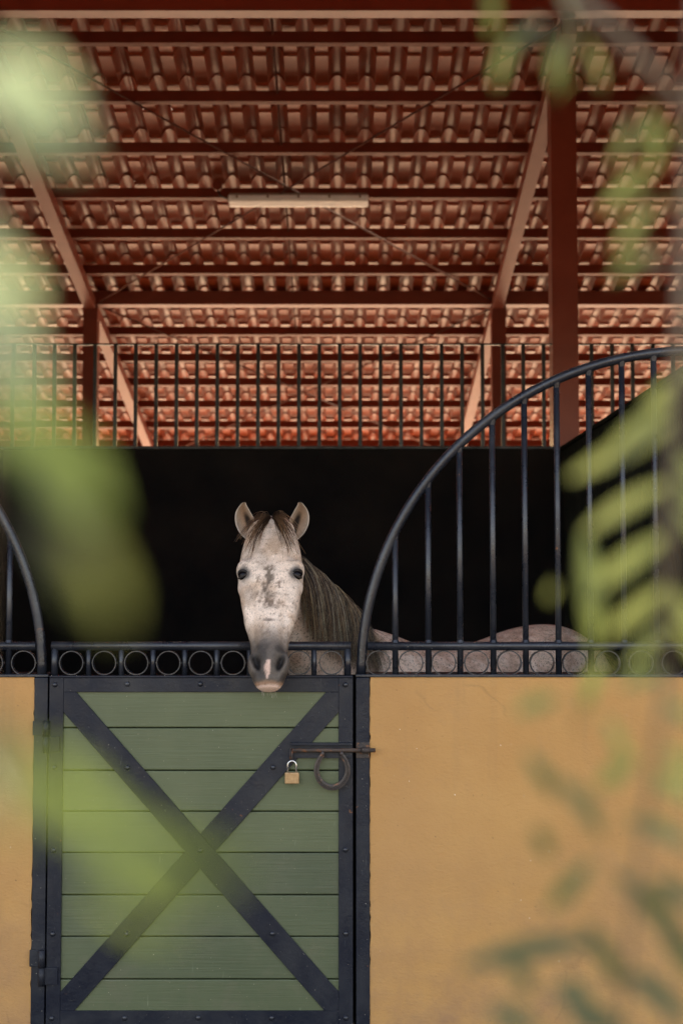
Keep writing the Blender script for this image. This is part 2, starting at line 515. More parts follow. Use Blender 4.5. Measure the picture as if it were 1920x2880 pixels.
for bu, bv in [(155, 1926), (359, 1924), (564, 1924), (971, 1926), (768, 1925), (154, 2158), (152, 2391), (149, 2627), (146, 2864),
               (971, 2390), (972, 2626), (972, 2863), (359, 2159), (768, 2158), (564, 2392), (357, 2627), (766, 2626),
               (351, 2863), (558, 2862), (764, 2863)]:
    p = P(bu, bv, FY0)
    if bolt0 is None:
        bolt0 = MB().dome((0, 0, 0), .0095, .0080, 14, 4).mesh('bolt', M['tube'])
    o = link('bolt', bolt0, door); o.location = (p.x, FY0, p.z)

# gate rail with rings on top of the door
zr = PZ(1817, .012)
x0, x1 = PX(155, 1850, .012), PX(977, 1850, .012)
m = MB().tube([(x0 - .011, .012, zr), (x1 + .012, .012, zr)], .0158, 14)
m.build('top_rail', M['tube'], door)
for x in (x0, x1):
    MB().tube([(x, .012, ZD1 + .004), (x, .012, zr - .006)], .0125, 12, up=(0, 1, 0)).build('rail_post', M['tube'], door)
for u in (250, 342, 431, 520, 610, 702, 793, 883):
    x = PX(u, 1864, .012)
    MB().tube([(x, .012, ZD1 + .004), (x, .012, zr - .008)], .0098, 12, up=(0, 1, 0)).build('rail_bar', M['tube'], door)
for u in (203, 295, 385, 475, 566, 656, 748, 842, 932):
    ring(door, PX(u, 1864, .012), PZ(1864, .012), .012, .0425)

# hinges
def hinge(vt, vm, vb, ul, ub0, ub1, ur):
    y = -.016
    h = MB().tube([(PX((ub0 + ub1) / 2, vt), y, PZ(vt)), (PX((ub0 + ub1) / 2, vt), y, PZ(vm) + .0008)], .0118, 14, up=(0, 1, 0))
    h.tube([(PX((ub0 + ub1) / 2, vt), y, PZ(vm) - .0008), (PX((ub0 + ub1) / 2, vt), y, PZ(vb))], .0118, 14, up=(0, 1, 0))
    o = h.build('hinge', M['plate'], door)
    a = MB(); a.box(PX(ul, vt), PX(ub0 + 6, vt), -.0125, -.0052, PZ(vm) + .002, PZ(vt) - .001, .0012); a.build('hinge_leaf', M['plate'], o)
    a = MB(); a.box(PX(ub1 - 6, vt), PX(ur, vt), -.0155, -.0087, PZ(vb) + .003, PZ(vm) - .001, .0012); a.build('hinge_leaf', M['plate'], o)
hinge(2026, 2069, 2116, 95, 124, 143, 172)
hinge(2669, 2718, 2769, 86, 112, 130, 166)

# latch: backing channel, bolt rod, keeper, horseshoe handle
ly0 = FY0 - .0005
lat = MB()
lat.box(PX(818, 2110), PX(992, 2110) - .001, ly0 - .004, ly0, PZ(2131), PZ(2087), .001)
lat.box(PX(818, 2110), PX(992, 2110) - .001, ly0 - .016, ly0 - .004, PZ(2095), PZ(2087), .0015)
lo = lat.build('latch', M['plate'], door)
yr = ly0 - .014
zro = PZ(2110, yr)
rod = MB().tube([(PX(822, 2110, yr), yr, zro), (PX(1055, 2110, yr), yr, zro)], .0072, 12)
rod.build('latch_rod', M['ironrust'], lo)
rod = MB().tube([(PX(822, 2110, yr), yr, zro), (PX(821, 2110, yr), yr - .002, zro - .012), (PX(821, 2110, yr), yr - .002, PZ(2146, yr))], .0032, 8)
rod.tube([(PX(817, 2110, yr), yr, PZ(2105, yr)), (PX(816, 2110, yr), yr, PZ(2140, yr))], .0025, 8)
rod.build('hasp', M['ironrust'], lo)
kp = MB(); kp.box(PX(1001, 2110), PX(1039, 2110), -.0095, -.0052, PZ(2131), PZ(2087), .001)
kp.tube([(PX(1017, 2110, yr), yr, zro), (PX(1040, 2110, yr), yr, zro)], .0105, 14)
kp.build('keeper', M['ironrust'], lo)
hs = []
for i in range(33):
    th = R(131) + (R(409) - R(131)) * i / 32
    hx = PX(934, 2160, yr) + .0545 * math.cos(th) * (1 - .10 * max(0, math.sin(th)))
    hz = PZ(2162, yr) + .063 * math.sin(th)
    hs.append(Vector((hx, yr - .004, hz)))
sh = MB()
vs = []; fs = []
prof = [(-.0105, 0), (-.0105, -.008), (-.003, -.009), (-.002, -.005), (.002, -.005), (.003, -.009), (.0105, -.008), (.0105, 0)]
for i, p in enumerate(hs):
    t = (hs[min(i + 1, 32)] - hs[max(i - 1, 0)]).normalized()
    o_ = Vector((t.z, 0, -t.x))
    wdt = .72 + .28 * math.sin(math.pi * i / 32)
    for a, b in prof: vs.append(p + o_ * a * wdt + Vector((0, b, 0)))
k = len(prof)
for i in range(32):
    for j in range(k):
        fs.append((i * k + j, i * k + (j + 1) % k, (i + 1) * k + (j + 1) % k, (i + 1) * k + j))
fs += [tuple(range(k))[::-1], tuple(range(32 * k, 33 * k))]
sh.add(vs, fs)
for e in (hs[0], hs[-1]):
    sh.tube([e + Vector((0, -.001, -.004)), (e.x, yr, zro)], [.0085, .006], 10)
sh.build('horseshoe_handle', M['handle'], lo)

# padlock hanging from the hasp
yl = yr - .002
pl = thing('padlock', P(821, 2200, yl), 'small brass padlock hanging from the rusty door bolt', 'padlock')
b = MB(); b.box(PX(801, 2188, yl), PX(841, 2188, yl), yl - .009, yl + .009, PZ(2204, yl), PZ(2172, yl), .003)
b.build('lock_body', M['brass'], pl)
sx, szz = PX(821, 2150, yl), PZ(2152, yl)
pts = [(sx - .0145, yl, PZ(2174, yl))] + [(sx - .0145 * math.cos(R(a)), yl, szz + .0145 * math.sin(R(a))) for a in range(0, 181, 15)] + [(sx + .0145, yl, PZ(2174, yl))]
MB().tube(pts, .0033, 10, up=(0, 1, 0)).build('shackle', M['chrome'], pl)

# ------------------------------------------------------------------ inside of the stall
YW = 4.0
ZW = PZ(1255, YW)
XP = PX(1592, 1200, YW)           # frame line on the right, post in the rear wall
XPL = XP - 3.62
bw = thing('rear_wall', (0, YW + .06, 0), 'black wall at the back of the stall behind the horse', 'wall')
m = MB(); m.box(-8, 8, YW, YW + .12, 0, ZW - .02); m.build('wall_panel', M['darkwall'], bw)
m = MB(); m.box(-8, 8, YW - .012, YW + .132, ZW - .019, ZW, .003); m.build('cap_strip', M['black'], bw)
rl = thing('railing', (0, YW + .03, ZW), 'black vertical bar railing on top of the rear wall', 'railing')
ZRT = PZ(967, YW)
us = [955 + 57.3 * k for k in range(-22, 11)] + [1663 + 57.5 * k for k in range(0, 10)]
bar = MB(); bar.box(-.012, .012, -.009, .009, 0, ZRT - ZW - .004, .002)
barm = bar.mesh('baluster', M['black'])
for u in us:
    x = PX(u, 1100, YW + .03)
    if XP - .10 < x < XP + .10: continue
    o = link('baluster', barm, rl); o.location = (x, YW + .03, ZW)
m = MB(); m.box(-5, XP - .085, YW + .016, YW + .044, ZRT - .004, ZRT + .006, .001); m.build('top_rail', M['black'], rl)
m = MB(); m.box(XP + .085, 5, YW + .016, YW + .044, ZRT - .004, ZRT + .006, .001); m.build('top_rail', M['black'], rl)

def partition(x, label):
    t = thing('slatted_partition', (x, 2.0, 0), label, 'partition')
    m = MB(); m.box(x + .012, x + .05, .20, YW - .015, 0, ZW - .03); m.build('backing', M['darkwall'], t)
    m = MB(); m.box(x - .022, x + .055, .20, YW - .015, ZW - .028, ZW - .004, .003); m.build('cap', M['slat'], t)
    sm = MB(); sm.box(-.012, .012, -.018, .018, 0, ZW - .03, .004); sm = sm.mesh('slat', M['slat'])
    y = .235
    while y < YW - .04:
        o = link('slat', sm, t); o.location = (x - .002, y, .002); y += .055
    return t
partition(XP - .02, 'dark slatted side partition of the stall behind the right grille')
pl2 = MB(); pl2.box(XPL + .0, XPL + .05, .20, YW - .015, 0, ZW - .03)  # unseen partition added to keep light out of the stall
tag(pl2.build('shade_partition', M['darkwall']), 'plain dark partition added on the unseen far left to shade the stall', 'partition')

# ================================================================== roof
SL = math.radians(12.5)
TANS = math.tan(SL)
KROOF = 21513.0
def roof_z(Y):                    # underside of the tiles
    v = 2563 - KROOF / (8.99)     # reference: v at depth 8.99
    zref = PD(960, v, 8.99).z
    yref = PD(960, v, 8.99).y
    return zref + .16 - (Y - yref) * TANS
Y_RIDGE, Y_EAVE = 3.35, 12.15
roof = thing('tiled_roof', (0, 7, roof_z(7)), 'terracotta tiled roof on brown steel beams above the stall', 'roof')
cs, sn = math.cos(SL), math.sin(SL)

def tile_profile(x):
    q = ((x + .1) % .2) - .1
    a = abs(q) / .058
    if a >= 1: return 0.0
    return .072 * (1 - a ** 2.4) ** .8
def tile_mesh(x0, x1, L, name):
    xs = []
    x = x0
    offs = [0, .012, .026, .040, .050, .058, .10, .142, .150, .160, .174, .188]
    k = 0
    xs = [x0 + .2 * i + o_ for i in range(int(round((x1 - x0) / .2))) for o_ in offs] + [x1, x1 + .014]
    th = .021
    vs = []; fs = []
    n = len(xs)
    for y in (0, L):
        for lay in (0, th):
            for i, x in enumerate(xs):
                dz = -.006 if i >= n - 2 else 0
                vs.append((x, y, tile_profile(x) * (1 - .10 * y / L) + lay + dz))
    for i in range(n - 1):
        fs.append((i, i + 1, 2 * n + i + 1, 2 * n + i))
        fs.append((n + i, 3 * n + i, 3 * n + i + 1, n + i + 1))
        fs.append((i, n + i, n + i + 1, i + 1))
        fs.append((2 * n + i, 2 * n + i + 1, 3 * n + i + 1, 3 * n + i))
    fs.append((n - 1, 2 * n - 1, 4 * n - 1, 3 * n - 1)); fs.append((0, 2 * n, 3 * n, n))
    sm = [True, True, False, False] * (n - 1) + [False, False]
    m = MB(); m.v = vs; m.f = fs; m.sm = sm
    return m
COURSE = .328 / cs
TL = COURSE + .075
tm = tile_mesh(0, .4, TL, 'tile').mesh('tile', M['tile'])
tm.polygons.foreach_set('use_smooth', [True] * len(tm.polygons))
tm.set_sharp_from_angle(angle=R(38))
rest = MB()
spots = []
ci = 0
Yc = Y_RIDGE + .02
while Yc < Y_EAVE - .05:
    d = Yc + 5
    half = .24 * d + .35
    for k in range(-22, 22):
        x = k * .4 - .43 + .2
        vis = -half < x + .2 < half
        spots.append((not vis, Yc, x))
    Yc += .328
seen = sorted([q for q in spots if not q[0]], key=lambda q: q[1])[:300]
seen_set = set(seen)
tilt = Matrix.Rotation(-SL + .055, 4, 'X')
base_m = tile_mesh(0, .4, TL, 'tile')
base_v = [Vector(p) for p in base_m.v]
for q in spots:
    _, Yc, x = q
    loc = Vector((x + random.uniform(-.002, .002), Yc, roof_z(Yc) - .006 + random.uniform(-.0015, .0015)))
    if q in seen_set:
        o = link('tile', tm, roof)
        o.location = loc
        o.rotation_euler = (-SL + .055 + random.uniform(-.004, .004), random.uniform(-.004, .004), random.uniform(-.005, .005))
    else:
        rest.add([tilt @ p + loc for p in base_v], base_m.f)
ro = rest.build('outer_tiles', M['tile'], roof); ro['kind'] = 'stuff'
for p in ro.data.polygons: p.use_smooth = True
ro.data.set_sharp_from_angle(angle=R(45))

def slope_box(m, x0, x1, Ya, Yb, off_top, off_bot, ch=.003):
    """bar that follows the slope; offsets are measured down from the tiles"""
    za, zb = roof_z(Ya), roof_z(Yb)
    vs = []
    for x in (x0, x1):
        for Y, z in ((Ya, za), (Yb, zb)):
            for off in (off_bot, off_top):
                vs.append((x, Y - off * sn, z - off * cs))
    m.add(vs, [(0, 1, 3, 2), (4, 6, 7, 5), (0, 4, 5, 1), (2, 3, 7, 6), (0, 2, 6, 4), (1, 5, 7, 3)])
    return m
# purlins
pur = MB()
vs = []
for x in (-8.6, 8.6):
    for a, b in ((-.021, -.022), (.021, -.022), (.021, -.104), (-.021, -.104)):
        vs.append((x, a * cs + b * sn, -a * sn + b * cs))
pur.add(vs, [(0, 1, 2, 3), (7, 6, 5, 4), (0, 4, 5, 1), (1, 5, 6, 2), (2, 6, 7, 3), (3, 7, 4, 0)])
purm = pur.mesh('purlin', M['steel'])
for i in range(13):
    if i == 6: continue
    d = 8.78 + .652 * i
    Y = d - 5 - .02
    o = link('purlin', purm, roof); o.location = (0, Y, roof_z(Y))
# cross beams on the posts
YB = 7.56
def beam(Y, top, h, wd, x0=-8.6, x1=8.6):
    z = roof_z(Y) - top
    m = MB(); m.box(x0, x1, Y - wd / 2, Y + wd / 2, z - h, z, .004)
    return m.build('beam', M['steel'], roof)
beam(YB, .016, .125, .15)
yb0 = Y_RIDGE + .02
zb0 = P(960, 29, yb0).z
m = MB(); m.box(-8.6, 8.6, yb0, yb0 + .12, zb0, zb0 + .22, .004); m.build('beam', M['steel'], roof)
# eave beam
beam(Y_EAVE - .12, .004, .16, .10)
# rafters
for x in (XP - .05, XPL - .03, XP + 3.57, XPL - 3.6):
    m = MB(); slope_box(m, x - .048, x + .048, Y_RIDGE + .15, YB - .078, .106, .21); m.build('rafter', M['steel'], roof)
    m = MB(); slope_box(m, x - .048, x + .048, YB + .078, Y_EAVE, .106, .21); m.build('rafter', M['steel'], roof)
# end walls and gables added out of view to block light from the sides
for x in (-8.75, 8.75):
    m = MB(); m.prism([(x, 0), (x + .1, 0), (x + .1, 3.3), (x, 3.3)], -.98, 12.1)
    tag(m.build('added_end_wall', M['stucco']), 'end wall added far out of view to block side light, ' + ('left' if x < 0 else 'right'), 'wall')
    m = MB(); v0 = [(-.98, 3.3), (12.1, 3.3), (12.1, roof_z(12.1)), (3.45, roof_z(3.45)), (-.98, 3.38)]
    m.add([(x + k, y, z) for k in (0, .1) for y, z in v0], [(0, 1, 2, 3, 4), (9, 8, 7, 6, 5)] + [(i, i + 5, (i + 1) % 5 + 5, (i + 1) % 5) for i in range(5)])
    m.build('added_gable', M['darkwall'], bpy.data.objects[[o.name for o in bpy.data.objects if o.name.startswith('added_end_wall')][-1]])
# X bracing and sag rod
def rod_between(a, b, r, name):
    MB().tube([a, b], r, 8).build(name, M['rod'], roof)
def under(x, Y, off): return Vector((x, Y, roof_z(Y) - off))
for Ya, Yb in ((Y_RIDGE + .15, YB - .08), (YB + .08, Y_EAVE - .3)):
    rod_between(under(XPL + .05, Ya, .118), under(XP - .1, Yb, .118), .0075, 'brace_rod')
    rod_between(under(XPL + .05, Yb, .134), under(XP - .1, Ya, .134), .0075, 'brace_rod')
rod_between(under(-.43, Y_RIDGE + .1, .045), under(-.43, Y_EAVE - .1, .045), .0085, 'tie_rod')
# unseen front slope, added and steepened to keep light off the stall and tiles
fr = MB()
zr0 = roof_z(Y_RIDGE) + .02
Yf0, Yf1 = Y_RIDGE + .12, -1.0
xs = []
for i in range(-43, 43):
    for o_ in (0, .026, .045, .058, .142, .155, .174): xs.append(i * .2 + o_)
vs = []; fs = []
for y, z in ((Yf0, zr0 + .12), (Yf1, 3.42)):
    for x in xs: vs.append((x, y, z + tile_profile(x)))
n = len(xs)
for i in range(n - 1): fs.append((i, i + 1, n + i + 1, n + i))
fr.add(vs, fs, True)
o = fr.build('added_front_slope', M['tile'], roof); o['kind'] = 'stuff'
md = o.modifiers.new('thick', 'SOLIDIFY'); md.thickness = .015

def post(x, Y, wd, zt, name, label, z0=.004):
    m = MB(); m.box(x - wd / 2, x + wd / 2, Y - wd / 2, Y + wd / 2, z0, zt, .004)
    tag(m.build(name, M['steel']), label, 'post', 'brown steel roof posts')
post(XP, YW + .092, .165, roof_z(YW + .15) - .098, 'steel_post', 'thick brown steel post rising behind the right grille')
post(XP - .035, YB, .128, roof_z(YB) - .145, 'steel_post', 'thinner brown steel post behind the railing, right of the lamp')
post(XPL - .035, YB, .128, roof_z(YB) - .145, 'steel_post', 'thinner brown steel post behind the railing, at the left')

# tube lamp under a purlin
dl = 10.66
yl_ = dl - 5 - .07
pa_ = P(645, 566, yl_); pb_ = P(1035, 566, yl_)
lamp = thing('tube_lamp', ((pa_.x + pb_.x) / 2, yl_, pa_.z), 'long white tube lamp fixed under the roof purlins', 'lamp')
def tl(a, b): return (yl_ + a * cs + b * sn, pa_.z - a * sn + b * cs)
hp_ = [(-.05, .010), (-.05, .042), (.05, .042), (.05, .010)]
m = MB(); m.add([(x, *tl(a, b)) for x in (pa_.x + .006, pb_.x - .006) for a, b in hp_], [(0, 1, 2, 3), (7, 6, 5, 4)] + [(i, i + 4, (i + 1) % 4 + 4, (i + 1) % 4) for i in range(4)])
m.build('housing', M['grey'], lamp)
prof_ = [(-.075, .012), (-.075, .002), (-.070, -.010), (-.058, -.018), (-.040, -.022), (.040, -.022), (.058, -.018), (.070, -.010), (.075, .002), (.075, .012)]
m = MB(); m.add([(x, *tl(a, b)) for x in (pa_.x, pb_.x) for a, b in prof_],
      [tuple(range(10)), tuple(range(19, 9, -1))] + [(i, i + 10, (i + 1) % 10 + 10, (i + 1) % 10) for i in range(10)])
m.build('diffuser', M['diffuser'], lamp)
for k in range(5):
    x = pa_.x + (pb_.x - pa_.x) * (.06 + .22 * k)
    m = MB(); m.box(x - .008, x + .008, yl_ - .082, yl_ - .072, pa_.z + .006, pa_.z + .036, .002); m.build('clip', M['grey'], lamp)
jb = P(612, 522, yl_ - .02)
m = MB(); m.tube([(jb.x, yl_ - .045, jb.z), (jb.x, yl_ + .02, jb.z)], .036, 16, up=(0, 0, 1)); o = m.build('junction_box', M['steel'], lamp)
m = MB().tube([jb + Vector((0, 0, -.03)), jb + Vector((.02, 0, -.075)), jb + Vector((.07, 0, -.10)), Vector((pa_.x + .02, yl_, pa_.z))], .006, 8)
m.build('cable', M['black'], lamp)

# ================================================================== horse
def ring_pts(c, ax, ay, w, top, bot, n=36, ex=1.0, pinch=0.0):
    """closed section: half width w along ax, height top/bot along ay; pinch narrows the lower half"""
    out = []
    for k in range(n):
        th = 2 * math.pi * k / n
        ct, st = math.cos(th), math.sin(th)
        x = math.copysign(abs(ct) ** ex, ct) * w
        y = math.copysign(abs(st) ** ex, st) * (top if st > 0 else bot)
        if st < 0: x *= 1 - pinch * (-st) ** 1.2
        out.append(c + ax * x + ay * y)
    return out
def loft(mb, rings):
    n = len(rings[0]); vs = [p for r in rings for p in r]; fs = []
    for i in range(len(rings) - 1):
        for k in range(n):
            k2 = (k + 1) % n
            fs.append((i * n + k, i * n + k2, (i + 1) * n + k2, (i + 1) * n + k))
    fs.append(tuple(range(n))[::-1]); fs.append(tuple((len(rings) - 1) * n + k for k in range(n)))
    mb.add(vs, fs, True)
def interp(tab, s, j):
    xs = [r[0] for r in tab]; ys = [r[j] for r in tab]
    return float(np.interp(s, xs, ys))
def smooth_tab(tab, m):
    """Catmull-Rom resampling of a table of rows (s, a, b, ...)"""
    out = []
    for i in range(m + 1):
        t = i / m * (len(tab) - 1); k = min(int(t), len(tab) - 2); u = t - k
        row = []
        for j in range(len(tab[0])):
            p0 = tab[max(k - 1, 0)][j]; p1 = tab[k][j]; p2 = tab[k + 1][j]; p3 = tab[min(k + 2, len(tab) - 1)][j]
            row.append(.5 * (2 * p1 + (p2 - p0) * u + (2 * p0 - 5 * p1 + 4 * p2 - p3) * u * u + (3 * p1 - p0 - 3 * p2 + p3) * u ** 3))
        out.append(row)
    return out
def ellipsoid(mb, c, ax, ay, az, rx, ry, rz):
    bm = bmesh.new(); bmesh.ops.create_icosphere(bm, subdivisions=3, radius=1)
    for q in bm.verts: q.co = c + ax * (q.co.x * rx) + ay * (q.co.y * ry) + az * (q.co.z * rz)
    mb.bm(bm, True)

TH = R(30)
HA = Vector((0.010, -math.sin(TH), -math.cos(TH))).normalized()     # along the face, poll to lips
HN = Vector((0, -math.cos(TH), math.sin(TH)))                       # out of the face
HX = HN.cross(HA).normalized()
if HX.x < 0: HX = -HX
H0 = P(764, 1487, .11)
def HP(x, s, n): return H0 + HX * x + HA * s + HN * n
hm = MB()
# s, half width, top, bottom, exponent, pinch
HEAD = [(-.045, .052, .020, -.070, 1.0, .1), (-.015, .076, .042, -.115, .95, .1), (.05, .094, .060, -.150, .92, .15), (.12, .108, .070, -.180, .88, .20),
        (.19, .113, .073, -.200, .84, .26), (.225, .114, .072, -.205, .82, .28), (.255, .108, .069, -.198, .82, .28), (.305, .102, .064, -.175, .82, .28), (.351, .093, .060, -.142, .84, .26),
        (.397, .083, .056, -.115, .86, .24), (.442, .072, .053, -.098, .9, .2), (.475, .065, .052, -.090, .93, .15), (.510, .062, .054, -.085, .93, .1),
        (.548, .060, .055, -.082, .90, .1), (.580, .057, .049, -.076, .88, .1), (.602, .055, .040, -.066, .88, .1), (.620, .046, .027, -.052, .9, .1), (.634, .034, .010, -.035, 1, .1)]
loft(hm, [ring_pts(HP(0, r[0], 0), HX, HN, r[1], r[2], -abs(r[3]) * -1, 36, r[4], r[5]) for r in smooth_tab(HEAD, 60)])
for s in (-1, 1):
    ellipsoid(hm, HP(s * .094, .190, .024), HX, HA, HN, .027, .036, .040)      # brow and orbit
    ellipsoid(hm, HP(s * .095, .245, .004), HX, HA, HN, .020, .040, .030)      # under the eye
    ellipsoid(hm, HP(s * .047, .556, .018), HX, HA, HN, .0240, .050, .036)     # nostril wing
    ellipsoid(hm, HP(s * .066, .235, -.11), HX, HA, HN, .034, .090, .085)      # cheek
    ellipsoid(hm, HP(s * .066, .34, .010), HX, HA, HN, .026, .10, .026)        # facial crest
ellipsoid(hm, HP(0, .600, -.004), HX, HA, HN, .050, .027, .040)                # upper lip
ellipsoid(hm, HP(0, .602, -.038), HX, HA, HN, .043, .022, .034)                # lower lip and chin
ellipsoid(hm, HP(0, .34, .052), HX, HA, HN, .040, .15, .014)                   # bridge of the nose

# neck: from behind the poll back and to the right, down to the chest
NECK = [  # centre x,y,z ; half width ; top ; bottom
    (H0.x + .000, .150, 1.585, .070, .085, .105), (H0.x + .025, .26, 1.545, .072, .125, .145), (H0.x + .075, .40, 1.475, .080, .150, .185),
    (H0.x + .145, .56, 1.385, .098, .170, .225), (H0.x + .225, .72, 1.280, .130, .185, .275), (H0.x + .31, .86, 1.185, .175, .200, .300), (H0.x + .42, .98, 1.12, .215, .230, .320)]
rows = smooth_tab(NECK, 40)
rings = []
NECKC = []
for i, r in enumerate(rows):
    c = Vector(r[:3]); a = Vector(rows[max(i - 1, 0)][:3]); b = Vector(rows[min(i + 1, 40)][:3])
    t = (b - a).normalized()
    side = t.cross(Vector((0, 0, 1))).normalized()
    up = side.cross(t).normalized()
    NECKC.append((c, t, side, up, r[3], r[4], r[5]))
    rings.append(ring_pts(c, side, up, r[3], r[4], r[5] * -1 * -1, 36, .95, -.15))
loft(hm, rings)
# trunk
BA = Vector((.83, .60, 0)).normalized(); BS = Vector((BA.y, -BA.x, 0)); UP = Vector((0, 0, 1))
B0 = Vector((.07, .86, 0))       # below the withers
BODY = [(-.33, .10, 1.12, .97), (-.24, .18, 1.25, .86), (-.12, .225, 1.345, .78), (0, .245, 1.392, .71), (.12, .255, 1.372, .69), (.30, .275, 1.318, .67),
        (.50, .285, 1.302, .68), (.70, .270, 1.328, .72), (.88, .262, 1.375, .76), (1.03, .255, 1.392, .78), (1.15, .240, 1.378, .82), (1.27, .20, 1.32, .88), (1.36, .14, 1.22, .96), (1.40, .06, 1.14, 1.04)]
rings = []
for r in smooth_tab(BODY, 52):
    zc = r[3] + (r[2] - r[3]) * .55
    rings.append(ring_pts(B0 + BA * r[0] + UP * zc, BS, UP, r[1], r[2] - zc, zc - r[3], 40, .95, 0))
loft(hm, rings)
# legs
def leg(pts):
    mbp = [(Vector(p), r1, r2) for p, r1, r2 in pts]
    rows = smooth_tab([(p.x, p.y, p.z, a, b) for p, a, b in mbp], 30)
    loft(hm, [ring_pts(Vector(r[:3]), BS, BA, r[3], r[4], r[4], 20) for r in rows])
for s in (-1, 1):
    f = B0 + BA * -.10 + BS * (.145 * s)
    leg([((f.x, f.y, 1.10), .085, .15), ((f + BA * .03).to_tuple()[:2] + (.86,), .075, .115), ((f + BA * .02).to_tuple()[:2] + (.66,), .055, .07), ((f + BA * .015).to_tuple()[:2] + (.46,), .045, .05),
         ((f + BA * .015).to_tuple()[:2] + (.38,), .034, .037), ((f + BA * .02).to_tuple()[:2] + (.17,), .028, .032), ((f + BA * .01).to_tuple()[:2] + (.12,), .034, .038), ((f - BA * .03).to_tuple()[:2] + (.065,), .042, .05), ((f - BA * .035).to_tuple()[:2] + (.008,), .055, .065)])
    h = B0 + BA * 1.10 + BS * (.140 * s)
    leg([((h.x, h.y, 1.12), .11, .21), ((h - BA * .03).to_tuple()[:2] + (.90,), .10, .17), ((h - BA * .05).to_tuple()[:2] + (.74,), .075, .11), ((h + BA * .08).to_tuple()[:2] + (.58,), .05, .065),
         ((h + BA * .13).to_tuple()[:2] + (.48,), .045, .058), ((h + BA * .125).to_tuple()[:2] + (.38,), .036, .042), ((h + BA * .11).to_tuple()[:2] + (.18,), .03, .034), ((h + BA * .10).to_tuple()[:2] + (.12,), .036, .04),
         ((h + BA * .06).to_tuple()[:2] + (.065,), .044, .052), ((h + BA * .05).to_tuple()[:2] + (.008,), .056, .068)])
tmp = hm.build('tmp', None)
rm = tmp.modifiers.new('r', 'REMESH'); rm.mode = 'VOXEL'; rm.voxel_size = .0068; rm.use_smooth_shade = True
sm_ = tmp.modifiers.new('s', 'SMOOTH'); sm_.factor = .5; sm_.iterations = 9
dg = bpy.context.evaluated_depsgraph_get(); dg.update()
hme = bpy.data.meshes.new_from_object(tmp.evaluated_get(dg))
bpy.data.objects.remove(tmp)
nv = len(hme.vertices)
co = np.empty(nv * 3); hme.vertices.foreach_get('co', co); co = co.reshape(-1, 3)
def head_local(c):
    d = c - np.array(H0)
    return d @ np.array(HX), d @ np.array(HA), d @ np.array(HN)
hx, hs_, hn = head_local(co)
onhead = (hs_ > -.08) & (hn > -.26) & (np.abs(hx) < .15)
def gauss(a, b, ra, rb, rot=0.0):
    c, s = math.cos(rot), math.sin(rot)
    A = (a * c + b * s) / ra; B = (-a * s + b * c) / rb
    return np.exp(-(A * A + B * B))
HNv, HXv, HAv = np.array(HN), np.array(HX), np.array(HA)
disp = np.zeros_like(co)
def sst_(a, b, x):
    t = np.clip((x - a) / (b - a), 0, 1); return t * t * (3 - 2 * t)
NOS = []
for s in (-1, 1):
    front = (hn > -.01) & onhead
    gno = gauss(hx - s * .040, hs_ - .556, .0115, .031, s * .28) * front
    NOS.append(gno)
    disp -= (gno * .034)[:, None] * HNv
    rim = gauss(hx - s * .056, hs_ - .556, .010, .034, s * .22) * front
    disp += (rim * .004)[:, None] * (HNv * .6 + HXv * s)
    # hollow above the nostril and along the side of the nose, socket of the eye, hollow above the eye
    disp -= (gauss(hx - s * .046, hs_ - .492, .014, .020) * onhead * (hn > 0) * .005)[:, None] * HXv * s
    es = gauss(hs_ - .217, hn - .045, .022, .017) * onhead * (hx * s > .06)
    disp -= (es * .007)[:, None] * HXv * s
    disp -= (gauss(hx - s * .070, hs_ - .140, .018, .022) * onhead * (hn > .02) * .006)[:, None] * HNv
    disp -= (gauss(hx - s * .022, hs_ - .555, .006, .030, s * .35) * front * .004)[:, None] * HNv
for s in (-1, 1):
    fr_ = onhead & (hn > -.06) & (hx * s > 0)
    ridge = np.exp(-((hx * s - (.098 - .16 * (hs_ - .25))) / .010) ** 2) * sst_(.235, .27, hs_) * (1 - sst_(.37, .43, hs_)) * fr_
    disp += (ridge * .0045)[:, None] * (HNv * .8 + HXv * s * .3)
    groove = np.exp(-((hx * s - (.062 - .06 * (hs_ - .25))) / .010) ** 2) * sst_(.23, .27, hs_) * (1 - sst_(.44, .49, hs_)) * fr_ * (hn > 0)
    disp -= (groove * .0050)[:, None] * HNv
    side_ = np.exp(-((hx * s - .052) / .009) ** 2) * sst_(.42, .46, hs_) * (1 - sst_(.50, .53, hs_)) * fr_ * (hn > 0)
    disp -= (side_ * .006)[:, None] * HNv
    brow = np.exp(-((hs_ - .178 - .25 * (.08 - hx * s)) / .010) ** 2 - ((hx * s - .082) / .026) ** 2) * fr_ * (hn > 0)
    disp += (brow * .0055)[:, None] * HNv
    hol = np.exp(-((hs_ - .148) / .014) ** 2 - ((hx * s - .078) / .016) ** 2) * fr_ * (hn > 0)
    disp -= (hol * .006)[:, None] * HNv
    cyst = np.exp(-((hs_ - .255 - .5 * (.085 - hx * s)) / .008) ** 2 - ((hx * s - .080) / .016) ** 2) * fr_ * (hn > 0)
    disp -= (cyst * .004)[:, None] * HNv
disp -= ((np.exp(-(hx / .012) ** 2) * sst_(.10, .16, hs_) * (1 - sst_(.24, .30, hs_)) * (hn > 0) * onhead) * .002)[:, None] * HNv
mouth = np.exp(-((hs_ - (.622 - 2.2 * hx ** 2) + (hn - .0) * .55) / .005) ** 2) * onhead * (hs_ > .58)
disp -= (mouth * .004)[:, None] * HNv
co2 = co + disp
hme.vertices.foreach_set('co', co2.ravel())

